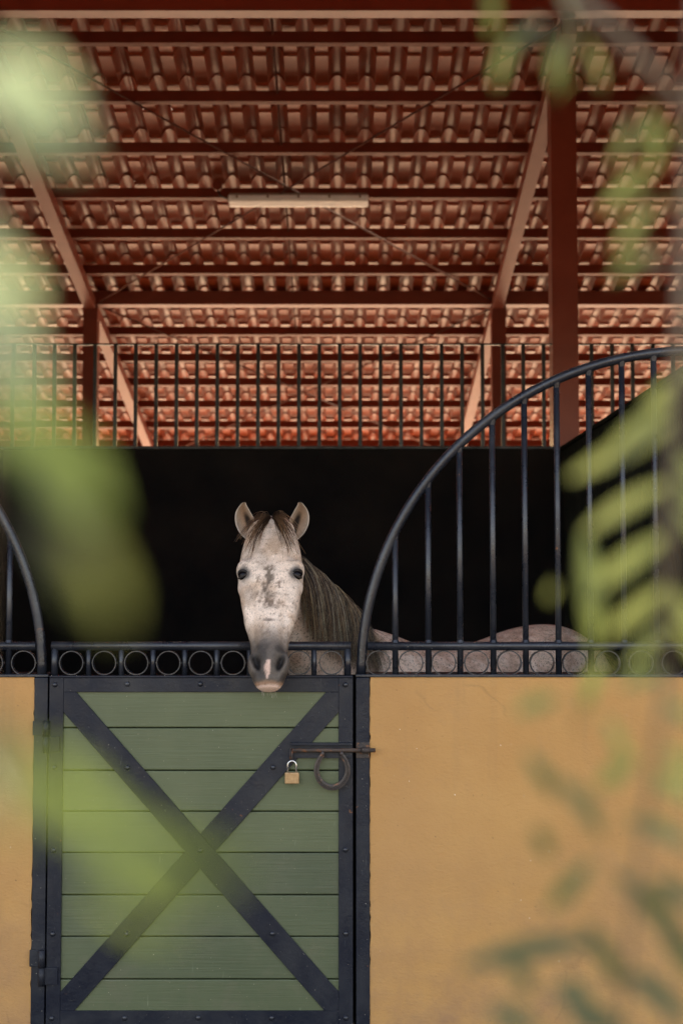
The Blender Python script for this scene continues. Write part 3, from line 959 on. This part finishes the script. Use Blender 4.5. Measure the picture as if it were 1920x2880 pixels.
def vnoise(p, seed=0):
    """cheap value noise on a lattice"""
    p = p @ np.array(Matrix.Rotation(.9 + seed, 3, Vector((.5, .7, .4)).normalized()))
    i = np.floor(p).astype(np.int64); f = p - i; f = f * f * (3 - 2 * f)
    def h(a):
        n = (a[:, 0] * 374761393 + a[:, 1] * 668265263 + a[:, 2] * 2147483647 + seed * 97531) & 0xffffffff
        n = ((n ^ (n >> 13)) * 1274126177) & 0xffffffff
        return ((n ^ (n >> 16)) & 0xffff) / 65535.0
    r = 0
    for dx in (0, 1):
        for dy in (0, 1):
            for dz in (0, 1):
                wgt = (f[:, 0] if dx else 1 - f[:, 0]) * (f[:, 1] if dy else 1 - f[:, 1]) * (f[:, 2] if dz else 1 - f[:, 2])
                r = r + wgt * h(i + np.array([dx, dy, dz]))
    return r
def fbm(p, sc, seed=0):
    return (vnoise(p * sc, seed) + .5 * vnoise(p * sc * 2.1, seed + 1) + .25 * vnoise(p * sc * 4.3, seed + 2)) / 1.75
def lerp(a, b, t): return a + (b - a) * t[:, None]
def sst(a, b, x):
    t = np.clip((x - a) / (b - a), 0, 1); return t * t * (3 - 2 * t)
def coat(c):
    """natural coat colour of the flea-bitten grey, per vertex"""
    hx, hs, hn = head_local(c)
    onh = ((hs > -.08) & (hn > -.26) & (np.abs(hx) < .15)).astype(float)
    n1 = fbm(c, 14, 3); n2 = fbm(c, 32, 9); n3 = fbm(c * np.array([1, 1, .30]), 130, 21); n4 = fbm(c, 110, 33)
    col = lerp(np.array([.83, .665, .56]), np.array([.64, .46, .35]), sst(.42, .68, n1))
    body = 1 - onh
    col = lerp(col, np.array([.78, .56, .45]), body * .8)
    col = lerp(col, np.array([.52, .33, .25]), body * sst(.40, .65, n1) * .7)
    col = lerp(col, np.array([.86, .73, .64]), sst(.5, .75, n2) * .6)
    col = lerp(col, np.array([.33, .26, .215]), np.clip(sst(.52, .74, fbm(c, 22, 41)) * .55, 0, .55) * (1 - .8 * body))
    col = lerp(col, np.array([.24, .17, .13]), np.clip(sst(.58, .74, n4) * .6, 0, .6))
    # dirt down the middle of the face, tan forehead
    mid = np.exp(-((hx + .004) / .020) ** 2) * sst(.17, .23, hs) * (1 - sst(.33, .38, hs)) * onh * (hn > 0)
    col = lerp(col, np.array([.10, .07, .05]), np.clip(mid * (.25 + .9 * sst(.40, .62, n3)) * (.4 + 1.2 * sst(.40, .62, n2)), 0, .9))
    mid2 = np.exp(-((np.abs(hx + .004) - .034) / .010) ** 2) * sst(.22, .26, hs) * (1 - sst(.31, .36, hs)) * onh * (hn > 0)
    col = lerp(col, np.array([.16, .10, .07]), np.clip(mid2 * sst(.50, .62, n3), 0, .8))
    fh = np.exp(-((hx - .01) / .05) ** 2 - ((hs - .12) / .06) ** 2) * onh * (hn > 0)
    col = lerp(col, np.array([.40, .25, .16]), np.clip(fh * sst(.42, .66, n2) * .9, 0, .8))
    band = np.exp(-((hs - .335 - .01 * np.sin(hx * 60)) / .010) ** 2) * np.exp(-(hx / .045) ** 2) * onh * (hn > 0)
    col = lerp(col, np.array([.22, .15, .11]), np.clip(band * sst(.35, .6, n3) * 1.1, 0, .7))
    crease = np.exp(-((hs - .408 - 1.2 * hx ** 2 * -1) / .0035) ** 2) * np.exp(-(hx / .020) ** 4) * onh * (hn > 0)
    col = lerp(col, np.array([.07, .05, .045]), np.clip(crease, 0, .75))
    # grey muzzle
    mz = sst(.385, .515, hs + .03 * (n1 - .5) + .25 * np.maximum(0, np.abs(hx) - .04)) * onh
    col = lerp(col, lerp(np.array([.115, .094, .080])[None].repeat(len(c), 0), np.array([.055, .046, .042]), sst(.4, .65, n2)), mz)
    for s in (-1, 1):
        e = np.exp(-((hs - .214 - .35 * (.095 - np.abs(hx))) / .024) ** 2 - ((np.abs(hx) - .088) / .022) ** 2) * onh * (hx * s > .05) * (hn > 0)
        col = lerp(col, np.array([.022, .020, .022]), np.clip(e * 2.2 - .45, 0, .96))
        e2 = np.exp(-((hs - .225) / .05) ** 2 - ((hx - s * .084) / .025) ** 2) * onh * (hn > 0)
        col = lerp(col, np.array([.22, .19, .17]), np.clip(e2 * .45, 0, .6))
    # nostril openings, the shade inside painted near black
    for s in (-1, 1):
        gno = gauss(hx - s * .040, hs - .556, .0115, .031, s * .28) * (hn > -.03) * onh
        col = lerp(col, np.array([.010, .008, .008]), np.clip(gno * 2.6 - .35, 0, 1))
    # pink snip and lip
    sn_ = np.clip(1.25 - ((np.abs(hx + .002 + .08 * (hs - .58)) / (.0085 * (1 - ((hs - .580) / .036) ** 2).clip(.02, 1))) + .9 * (n3 - .5)), 0, 1) * (np.abs(hs - .580) < .034) * onh * (hn > 0)
    col = lerp(col, np.array([.68, .46, .38]), np.clip(sn_ * 2.2, 0, .95))
    vv = hs - .52 * hn                                     # height as seen along the lips
    arc = vv + 3.5 * hx ** 2 * -1
    col = lerp(col, np.array([.40, .23, .15]), np.clip(sst(.600, .618, arc + .012 * (n4 - .5)) * onh * (hn < .05), 0, .8))
    col = lerp(col, np.array([.95, .70, .62]), np.clip(sst(.617, .626, arc + .010 * (n4 - .5)) * onh * (hn < .04), 0, .95))
    sp = (.45 * onh * (1 - mz) + 1.0 * body)
    return col, sp
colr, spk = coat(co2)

# ears are added to the same skin
def ear(sgn):
    # outline rows: v, outer offset, inner offset from the head axis in photo pixels; depth of the cup
    rows = [(1530, 60, 44, .010), (1516, 73, 42, .024), (1500, 89, 40, .034), (1478, 100, 41, .040), (1460, 103, 50, .040), (1445, 102, 59, .036), (1432, 97, 66, .028), (1422, 90, 72, .018), (1416, 85, 74, .009), (1413, 80, 76, .003)]
    rows = smooth_tab(rows, 26)
    na = 16
    vs = []
    for v, o_, i_, dp in rows:
        yb = .105 - (1530 - v) * .0003
        for k in range(na + 1):
            a = -1 + 2 * k / na
            off = o_ + (i_ - o_) * (a + 1) / 2
            p = P(765 + sgn * off, v, yb)
            # the inner rim curls forward, the cup opens to the front and a little outwards
            y = yb + dp * math.sqrt(max(0, 1 - abs(a) ** 2.2)) - .010 * max(0, a) ** 2
            vs.append(Vector((p.x, y, p.z)))
    n = na + 1; m = len(rows)
    front = len(vs)
    th = []
    for i in range(m):
        for k in range(n):
            a = -1 + 2 * k / na
            q = vs[i * n + k]
            s_ = 1.0 if abs(a) < .98 else .15
            th.append(q + Vector((sgn * -.3 * a * .006, .0065 * s_ + .0015, 0)))
    vs = vs + th
    fs = []
    for i in range(m - 1):
        for k in range(na):
            fs.append((i * n + k, i * n + k + 1, (i + 1) * n + k + 1, (i + 1) * n + k))
            b = front
            fs.append((b + i * n + k, b + (i + 1) * n + k, b + (i + 1) * n + k + 1, b + i * n + k + 1))
        for k in (0, na):
            fs.append((i * n + k, (i + 1) * n + k, front + (i + 1) * n + k, front + i * n + k))
    for k in range(na): fs.append(((m - 1) * n + k, (m - 1) * n + k + 1, front + (m - 1) * n + k + 1, front + (m - 1) * n + k))
    arr = np.array([tuple(q) for q in vs])
    cc = np.tile(np.array([.47, .36, .28]), (len(vs), 1))
    nn = fbm(arr, 40, 5)
    for i in range(m):
        for k in range(n):
            a = -1 + 2 * k / na; t = i / (m - 1)
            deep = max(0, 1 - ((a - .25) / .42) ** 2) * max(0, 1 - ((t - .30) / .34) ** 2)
            tan = max(0, 1 - (a / .75) ** 2) * max(0, 1 - ((t - .45) / .42) ** 2)
            c = cc[i * n + k]
            c = c + (np.array([.30, .165, .095]) - c) * min(1, tan * .75)
            c = c + (np.array([.018, .012, .010]) - c) * min(1, deep * 1.6)  # shade deep in the ear cup, painted as a dark patch
            if t > .8: c = c + (np.array([.33, .24, .18]) - c) * min(1, (t - .8) * 3)
            if abs(a) > .9: c = np.array([.62, .54, .47])
            cc[i * n + k] = c * (.85 + .3 * nn[i * n + k])
            # back of the ear
    return vs, fs, cc
V = [tuple(p) for p in co2]
F = [tuple(p.vertices) for p in hme.polygons]
C = [colr]; SPK = [spk]
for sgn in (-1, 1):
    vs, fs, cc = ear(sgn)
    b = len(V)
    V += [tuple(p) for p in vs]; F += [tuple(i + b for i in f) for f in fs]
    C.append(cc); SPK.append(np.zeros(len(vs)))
me = bpy.data.meshes.new('horse')
me.from_pydata(V, [], F)
me.polygons.foreach_set('use_smooth', [True] * len(F))
C = np.concatenate(C); SPK = np.concatenate(SPK)
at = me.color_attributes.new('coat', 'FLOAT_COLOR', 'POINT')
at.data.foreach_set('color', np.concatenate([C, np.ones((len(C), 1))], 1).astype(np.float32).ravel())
at = me.attributes.new('fleck', 'FLOAT', 'POINT')
at.data.foreach_set('value', SPK.astype(np.float32))
me.update()

def m_coat():
    m, n, b, l = mat('flea_bitten_coat')
    p = pos(n)
    a = nd(n, 'ShaderNodeAttribute'); a.attribute_name = 'coat'
    f = nd(n, 'ShaderNodeAttribute'); f.attribute_name = 'fleck'
    hair = noise(n, l, mapping(n, l, p, (420, 420, 120)), 1, 3, .6)
    c = mix(n, l, 1.0, a.outputs['Color'], ramp(n, l, hair, .3, .72, (.70, .69, .68, 1), (1.2, 1.18, 1.15, 1)), 'MULTIPLY')
    fl = noise(n, l, mapping(n, l, p, (170, 170, 105), (0, R(25), 0)), 1, 2, .5)
    msk = ramp(n, l, fl, .60, .66)
    mm = nd(n, 'ShaderNodeMath'); mm.operation = 'MULTIPLY'; l.new(msk, mm.inputs[0]); l.new(f.outputs['Fac'], mm.inputs[1])
    c = mix(n, l, mm.outputs[0], c, (.055, .035, .028))
    fl2 = noise(n, l, p, 330, 1, .5)
    mk2 = ramp(n, l, fl2, .68, .72, (0, 0, 0, 1), (.6, .6, .6, 1))
    c = mix(n, l, mk2, c, (.14, .085, .06))
    l.new(c, b.inputs['Base Color'])
    b.inputs['Roughness'].default_value = .62
    b.inputs['Specular IOR Level'].default_value = .3
    bump(n, l, hair, .35, .003, b)
    return m
M['coat'] = m_coat()
me.materials.append(M['coat'])
horse = tag(link('horse', me), 'flea-bitten grey horse looking out over the green stable door', 'horse')

m_, n_, b_, l_ = mat('dark_eye')
b_.inputs['Base Color'].default_value = (.004, .003, .004, 1); b_.inputs['Roughness'].default_value = .05; b_.inputs['Specular IOR Level'].default_value = .18
M['eye'] = m_
for s in (-1, 1):
    ec = HP(s * .0915, .218, .0375)
    e = MB(); ellipsoid(e, ec, HX, HA, HN, .0200, .0175, .0190)
    e.build('eye', M['eye'], horse)
    ov = (HX * s * .72 + HN * .69).normalized(); t2 = ov.cross(HA).normalized()
    for updn, dirn, rr, cc in ((-1, -HA, .0066, (.018, .016, .016, 1)), (1, HA, .0042, (.028, .024, .023, 1))):
        lid = MB(); pts = []
        for t in np.linspace(-1, 1, 13):
            a_ = t * R(78)
            pts.append(ec + t2 * (.0205 * math.sin(a_)) + (dirn * .0130 + ov * .0145) * math.cos(a_) + HA * -.001)
        lid.tube(pts, [rr * (.45 + .55 * (1 - t * t)) for t in np.linspace(-1, 1, 13)], 8)
        lo_ = lid.build('eyelid', M['coat'], horse)
        ca = lo_.data.color_attributes.new('coat', 'FLOAT_COLOR', 'POINT')
        ca.data.foreach_set('color', np.tile(np.array(cc, np.float32), len(lo_.data.vertices)))

# hair: thin tapered strands that lie on the skin
def m_hair():
    m, n, b, l = mat('mane_hair')
    a = nd(n, 'ShaderNodeAttribute'); a.attribute_name = 'tone'
    l.new(a.outputs['Color'], b.inputs['Base Color'])
    b.inputs['Roughness'].default_value = .42
    b.inputs['Specular IOR Level'].default_value = .45
    return m
M['hair'] = m_hair()
nb_ = len(hme.polygons)
bvh = BVHTree.FromPolygons([Vector(p) for p in V[:nv]], F[:nb_])
def strand_mesh(name, strands, parent):
    vs = []; fs = []; cs_ = []
    for path, r, c0, c1 in strands:
        b = len(vs); m = len(path)
        for i, p in enumerate(path):
            t = (path[min(i + 1, m - 1)] - path[max(i - 1, 0)]).normalized()
            a = t.cross(Vector((.3, -1, .2))).normalized(); c = t.cross(a)
            q = i / (m - 1)
            rr = r * (1 - .75 * q ** 2)
            for k in range(3):
                th = 2.0944 * k
                vs.append(p + (a * math.cos(th) + c * math.sin(th)) * rr)
                cs_.append(tuple(c0[j] + (c1[j] - c0[j]) * q for j in range(3)) + (1,))
        for i in range(m - 1):
            for k in range(3):
                k2 = (k + 1) % 3
                fs.append((b + 3 * i + k, b + 3 * i + k2, b + 3 * i + 3 + k2, b + 3 * i + 3 + k))
    me = bpy.data.meshes.new(name); me.from_pydata(vs, [], fs)
    me.polygons.foreach_set('use_smooth', [True] * len(fs))
    ca = me.color_attributes.new('tone', 'FLOAT_COLOR', 'POINT')
    ca.data.foreach_set('color', np.array(cs_, np.float32).ravel())
    me.materials.append(M['hair']); me.update()
    return link(name, me, parent)
def flow(p, vel, steps, ds, lift, grav, wob):
    out = [p.copy()]
    ph = random.uniform(0, 6.3)
    for i in range(steps):
        vel = (vel + Vector((0, 0, -grav)) + Vector((math.sin(ph + i * .8) * wob, math.cos(ph * 1.7 + i * .7) * wob, 0))).normalized()
        p = p + vel * ds
        loc, nor, idx, dist = bvh.find_nearest(p)
        if loc is not None:
            dd = (p - loc).dot(nor)
            if dd < lift:
                p = loc + nor * lift
                vel = (p - out[-1]).normalized()
        out.append(p.copy())
    return out
def tone():
    q = random.random()
    if q < .46: return (.026, .017, .012)
    if q < .70: return (.095, .056, .033)
    if q < .88: return (.25, .155, .088)
    return (.46, .32, .20)
strands = []
LOCKS = [random.uniform(-1, 1) for _ in range(60)]
for k in range(3600):
    t = random.random() ** .9
    i = t * 25
    j = int(i); c, tt, side, up, wd, tp, bt = NECKC[min(j, 40)]
    root = c + up * (tp + .004) + side * random.uniform(-.012, .02) + tt * random.uniform(-.01, .01)
    lk = LOCKS[int(t * 59)]
    vel = (side * 1.0 + up * .35 + tt * (.10 + .35 * lk)).normalized()
    ln = random.uniform(.28, .41) * (1.0 if t > .12 else .75)
    ds = ln / 15
    path = flow(root, vel, 15, ds, random.uniform(.003, .020), .34, .05)
    lw = LOCKS[(int(t * 59) * 7) % 60]
    path = [p + tt * (.012 * q ** 1.2 * math.sin(lk * 9 + q * (5 + 3 * lw))) + side * (.010 * q * (lw + .4)) for p, q in zip(path, np.linspace(0, 1, 16))]
    c0 = tone(); f = random.uniform(1.0, 1.9)
    strands.append((path, random.uniform(.0005, .0011), c0, tuple(min(.42, q * f) for q in c0)))
strand_mesh('mane', strands, horse)
strands = []
for k in range(190):
    s = -1 if random.random() < .54 else 1
    q_ = random.random()
    off = s * (.001 + .016 * q_ ** 1.5)
    root = HP(off, -.012 - .045 * q_ + random.gauss(0, .006), .02)
    loc, nor, idx, dist = bvh.find_nearest(root + HN * .06 + Vector((0, 0, .05)))
    root = loc + nor * .003
    vel = (HX * s * random.gauss(.46, .05) + HA * .85 + HN * .2).normalized()
    ln = random.uniform(.10, .25)
    path = flow(root, vel, 13, ln / 13, random.uniform(.003, .014), .07, .09)
    c0 = random.choice([(.010, .007, .006), (.016, .010, .007), (.045, .022, .012)])
    c1 = random.choice([(.20, .09, .04), (.09, .045, .025), (.26, .135, .065), (.04, .022, .014)])
    strands.append((path, random.uniform(.0010, .0016), c0, c1))
strand_mesh('forelock', strands, horse)
# tail, and whiskers on the chin
strands = []
tb = B0 + BA * 1.37 + UP * 1.24
for k in range(260):
    root = tb + BS * random.uniform(-.02, .02) + UP * random.uniform(-.04, .02)
    strands.append((flow(root, (BA * .5 + UP * .15).normalized(), 16, random.uniform(.03, .055), .006, .35, .04), .002, tone(), tone()))
strand_mesh('tail', strands, horse)
strands = []
for k in range(12):
    root = HP(random.uniform(-.036, .036), random.uniform(.628, .648), random.uniform(-.05, -.01))
    loc, nor, idx, dist = bvh.find_nearest(root + HA * .03)
    d = (Vector((random.uniform(-.25, .25), -.15, -1))).normalized()
    ln = random.uniform(.012, .03)
    strands.append(([loc, loc + d * ln * .5, loc + d * ln], .0004, (.3, .25, .2), (.5, .45, .4)))
strand_mesh('whiskers', strands, horse)
# ================================================================== pepper tree beside the photographer
tree = thing('pepper_tree', (1.55, -6.1, 0), 'leafy pepper tree whose blurred branches hang across the foreground', 'tree')
trunk = MB()
trunk.tube([(1.55, -6.1, 0), (1.57, -6.12, .5), (1.5, -6.08, 1.2), (1.52, -6.0, 1.9), (1.42, -5.9, 2.5), (1.3, -5.7, 3.0)], [.20, .16, .145, .135, .11, .09], 14)
trunk.build('trunk', M['bark'], tree)
limb = MB()
limb.tube([(1.34, -5.75, 2.9), (.9, -5.2, 3.1), (.35, -4.75, 2.95), (-.15, -4.55, 2.75), (-.5, -4.5, 2.55)], [.085, .06, .045, .03, .018], 10)
limb.tube([(1.32, -5.7, 2.95), (1.1, -5.0, 3.0), (.7, -4.5, 2.8), (.45, -4.35, 2.55)], [.07, .05, .032, .018], 10)
limb.build('limb', M['bark'], tree)

def leaflet(mb, a, b, wd, sag=.08, nrm=None):
    """lance-shaped leaflet from a to b, folded along the midrib"""
    a, b = Vector(a), Vector(b); d = b - a; L = d.length; t = d / L
    nrm = (Vector((random.uniform(-.5, .5), -1, random.uniform(.1, .9))) if nrm is None else Vector(nrm)).normalized()
    sd = t.cross(nrm).normalized(); nn = sd.cross(t)
    vs = []; N = 7
    for i in range(N + 1):
        q = i / N
        w_ = wd * (math.sin(math.pi * min(1, q * .93 + .05)) ** .8) * .5
        c = a + d * q - nn * (sag * L * 4 * q * (1 - q)) * -1
        vs += [c + sd * w_ + nn * w_ * .25, c, c - sd * w_ + nn * w_ * .25]
    fs = []
    for i in range(N):
        for j in (0, 1):
            fs.append((3 * i + j, 3 * i + j + 1, 3 * i + 4 + j, 3 * i + 3 + j))
    mb.add(vs, fs, True)

def branch(name, path, r0, r1, near=1.0):
    pts = [PD(u, v, d * near) for u, v, d in path]
    n = len(pts)
    return MB().tube(pts, [r0 + (r1 - r0) * i / (n - 1) for i in range(n)], 8).build(name, M['bark'], tree)
def leaves(par, items, key, near=1.0, wf=.8):
    for u0, v0, u1, v1, dep, wpx in items:
        dep *= near; wpx *= wf
        m = MB()
        a, b = PD(u0, v0, dep), PD(u1, v1, dep + random.uniform(-.02, .02))
        leaflet(m, a, b, wpx / FPX * dep)
        m.build('leaf', M[key], par)
cr = MB()  # leaf cluster added above the view to shade the upper right twigs
for k in range(420):
    c = Vector((random.gauss(.34, .22), random.uniform(-3.85, -3.15), 0))
    c.z = 1.54 + .4245 * (c.y + 5) + random.uniform(.13, .55)
    d = Vector((random.gauss(0, .5), random.gauss(0, .5), -1)).normalized() * random.uniform(.04, .07)
    leaflet(cr, c, c + d, random.uniform(.009, .014))
for p_ in ([(.45, -4.35, 2.55), (.40, -3.9, 2.6), (.35, -3.5, 2.62), (.3, -3.1, 2.75)], [(.45, -4.35, 2.55), (.15, -3.8, 2.5), (.05, -3.4, 2.62)]):
    cr.tube(p_, [.012, .008, .005, .003][:len(p_)], 8)
o = cr.build('added_shade_leaves', M['leaf'], tree); o['kind'] = 'stuff'
# right hand spray, about 0.7 m from the lens
br = branch('branch', [(1990, -500, .72), (1960, 200, .72), (1930, 700, .70), (1900, 1200, .68), (1880, 1500, .68), (1870, 1900, .68)], .004, .0014, .86)
leaves(br, [
    (1600, 1345, 1915, 1180, .68, 85), (1640, 1500, 1900, 1350, .68, 80), (1650, 1670, 1880, 1500, .68, 90),
    (1640, 1500, 1665, 1830, .68, 85), (1700, 1790, 1880, 1640, .68, 75), (1760, 1890, 1890, 1740, .68, 70), (1700, 1850, 1640, 2000, .70, 70),
    (1900, 1420, 1990, 1560, .68, 70), (1890, 1260, 1990, 1400, .68, 70), (1880, 1650, 1980, 1800, .68, 70), (1740, 1930, 1890, 1900, .68, 60),
    (1560, 1640, 1540, 1690, .66, 30), (1890, 1000, 1990, 1130, .70, 60), (1720, 1250, 1905, 1120, .70, 60), (1905, 1340, 1990, 1480, .70, 60), (1885, 1740, 1985, 1900, .70, 60), (1800, 1180, 1910, 1050, .70, 55)], 'leaf', .92, .66)
# upper right twigs
bu = branch('branch', [(1480, -500, .80), (1560, -60, .78), (1700, 60, .75), (1800, 160, .75), (1900, 270, .75), (1990, 420, .75)], .004, .0018, .82)
leaves(bu, [
    (1372, -60, 1375, 110, .78, 50), (1450, 90, 1395, 250, .76, 50), (1530, 60, 1440, 150, .78, 55), (1560, -30, 1620, 120, .8, 75), (1590, 90, 1560, 240, .78, 70),
    (1640, 110, 1690, 260, .78, 45), (1650, 210, 1560, 280, .78, 45), (1820, 300, 1835, 480, .76, 60), (1835, 470, 1690, 600, .76, 55), (1850, 560, 1730, 720, .76, 55),
    (1850, 700, 1720, 790, .76, 60), (1880, 730, 1760, 760, .76, 50), (1780, 330, 1720, 470, .76, 40), (1900, 360, 1985, 520, .76, 60), (1890, 560, 1980, 640, .76, 70), (1900, 840, 1960, 960, .74, 60)], 'leaf', .82, .8)
# lower right leaflets, some added to darken the ochre wall behind them
bl = branch('branch', [(1870, 1900, .68), (1840, 2150, .70), (1800, 2400, .72), (1760, 2700, .74), (1740, 3000, .76)], .0016, .001, .84)
leaves(bl, [
    (1449, 2005, 1570, 1962, .74, 55), (1625, 1940, 1610, 2050, .74, 55), (1560, 2190, 1690, 2360, .72, 80), (1500, 2330, 1545, 2410, .72, 55), (1665, 2420, 1540, 2560, .72, 60),
    (1730, 2460, 1930, 2680, .74, 85), (1750, 2730, 1940, 2890, .74, 85), (1300, 2720, 1690, 2650, .72, 75), (1420, 2700, 1500, 2800, .70, 60), (1560, 2780, 1670, 2830, .72, 90),
    (1680, 2215, 1790, 2120, .74, 60), (1860, 1980, 1960, 2050, .74, 60), (1820, 2180, 1960, 2260, .74, 75), (1760, 2310, 1950, 2390, .74, 75), (1480, 2120, 1560, 2240, .73, 50), (1700, 2020, 1760, 2160, .74, 45),
    (1830, 2480, 1960, 2560, .74, 80), (1850, 2600, 1960, 2760, .74, 90), (1640, 2600, 1740, 2780, .74, 70), (1600, 2860, 1760, 2900, .73, 90), (1380, 2840, 1520, 2900, .72, 70), (1870, 2110, 1960, 2190, .72, 70)], 'leaf', .84, .9)
# left hand leaves, very close to the lens
b3 = branch('branch', [(-500, -900, .46), (-260, -200, .46), (-120, 500, .45), (-90, 1200, .44), (-120, 1900, .44), (-100, 2700, .46)], .004, .0015, NEAR)
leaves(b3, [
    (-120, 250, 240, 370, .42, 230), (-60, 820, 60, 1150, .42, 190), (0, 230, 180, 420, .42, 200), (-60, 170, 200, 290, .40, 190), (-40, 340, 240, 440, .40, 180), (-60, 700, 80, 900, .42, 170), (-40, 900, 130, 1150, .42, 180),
    (-140, 620, 20, 800, .42, 150)], 'leafsunlit', NEAR, .72)
leaves(b3, [(230, 2300, 600, 2490, .34, 150), (90, 2130, 330, 2330, .36, 150), (430, 2380, 680, 2470, .34, 110), (300, 2480, 520, 2600, .34, 110), (-40, 2080, 90, 2330, .36, 120),
    (120, 1260, 290, 1450, .36, 150), (-20, 1080, 190, 1330, .40, 220), (40, 1210, 290, 1390, .40, 210)], 'leafgreen', NEAR, .8)
leaves(b3, [(-60, 2020, 60, 2280, .40, 170), (-60, 2150, 60, 2360, .40, 150), (220, 1480, 330, 1760, .34, 90), (120, 1420, 260, 1700, .34, 90)], 'leaf', NEAR, .8)
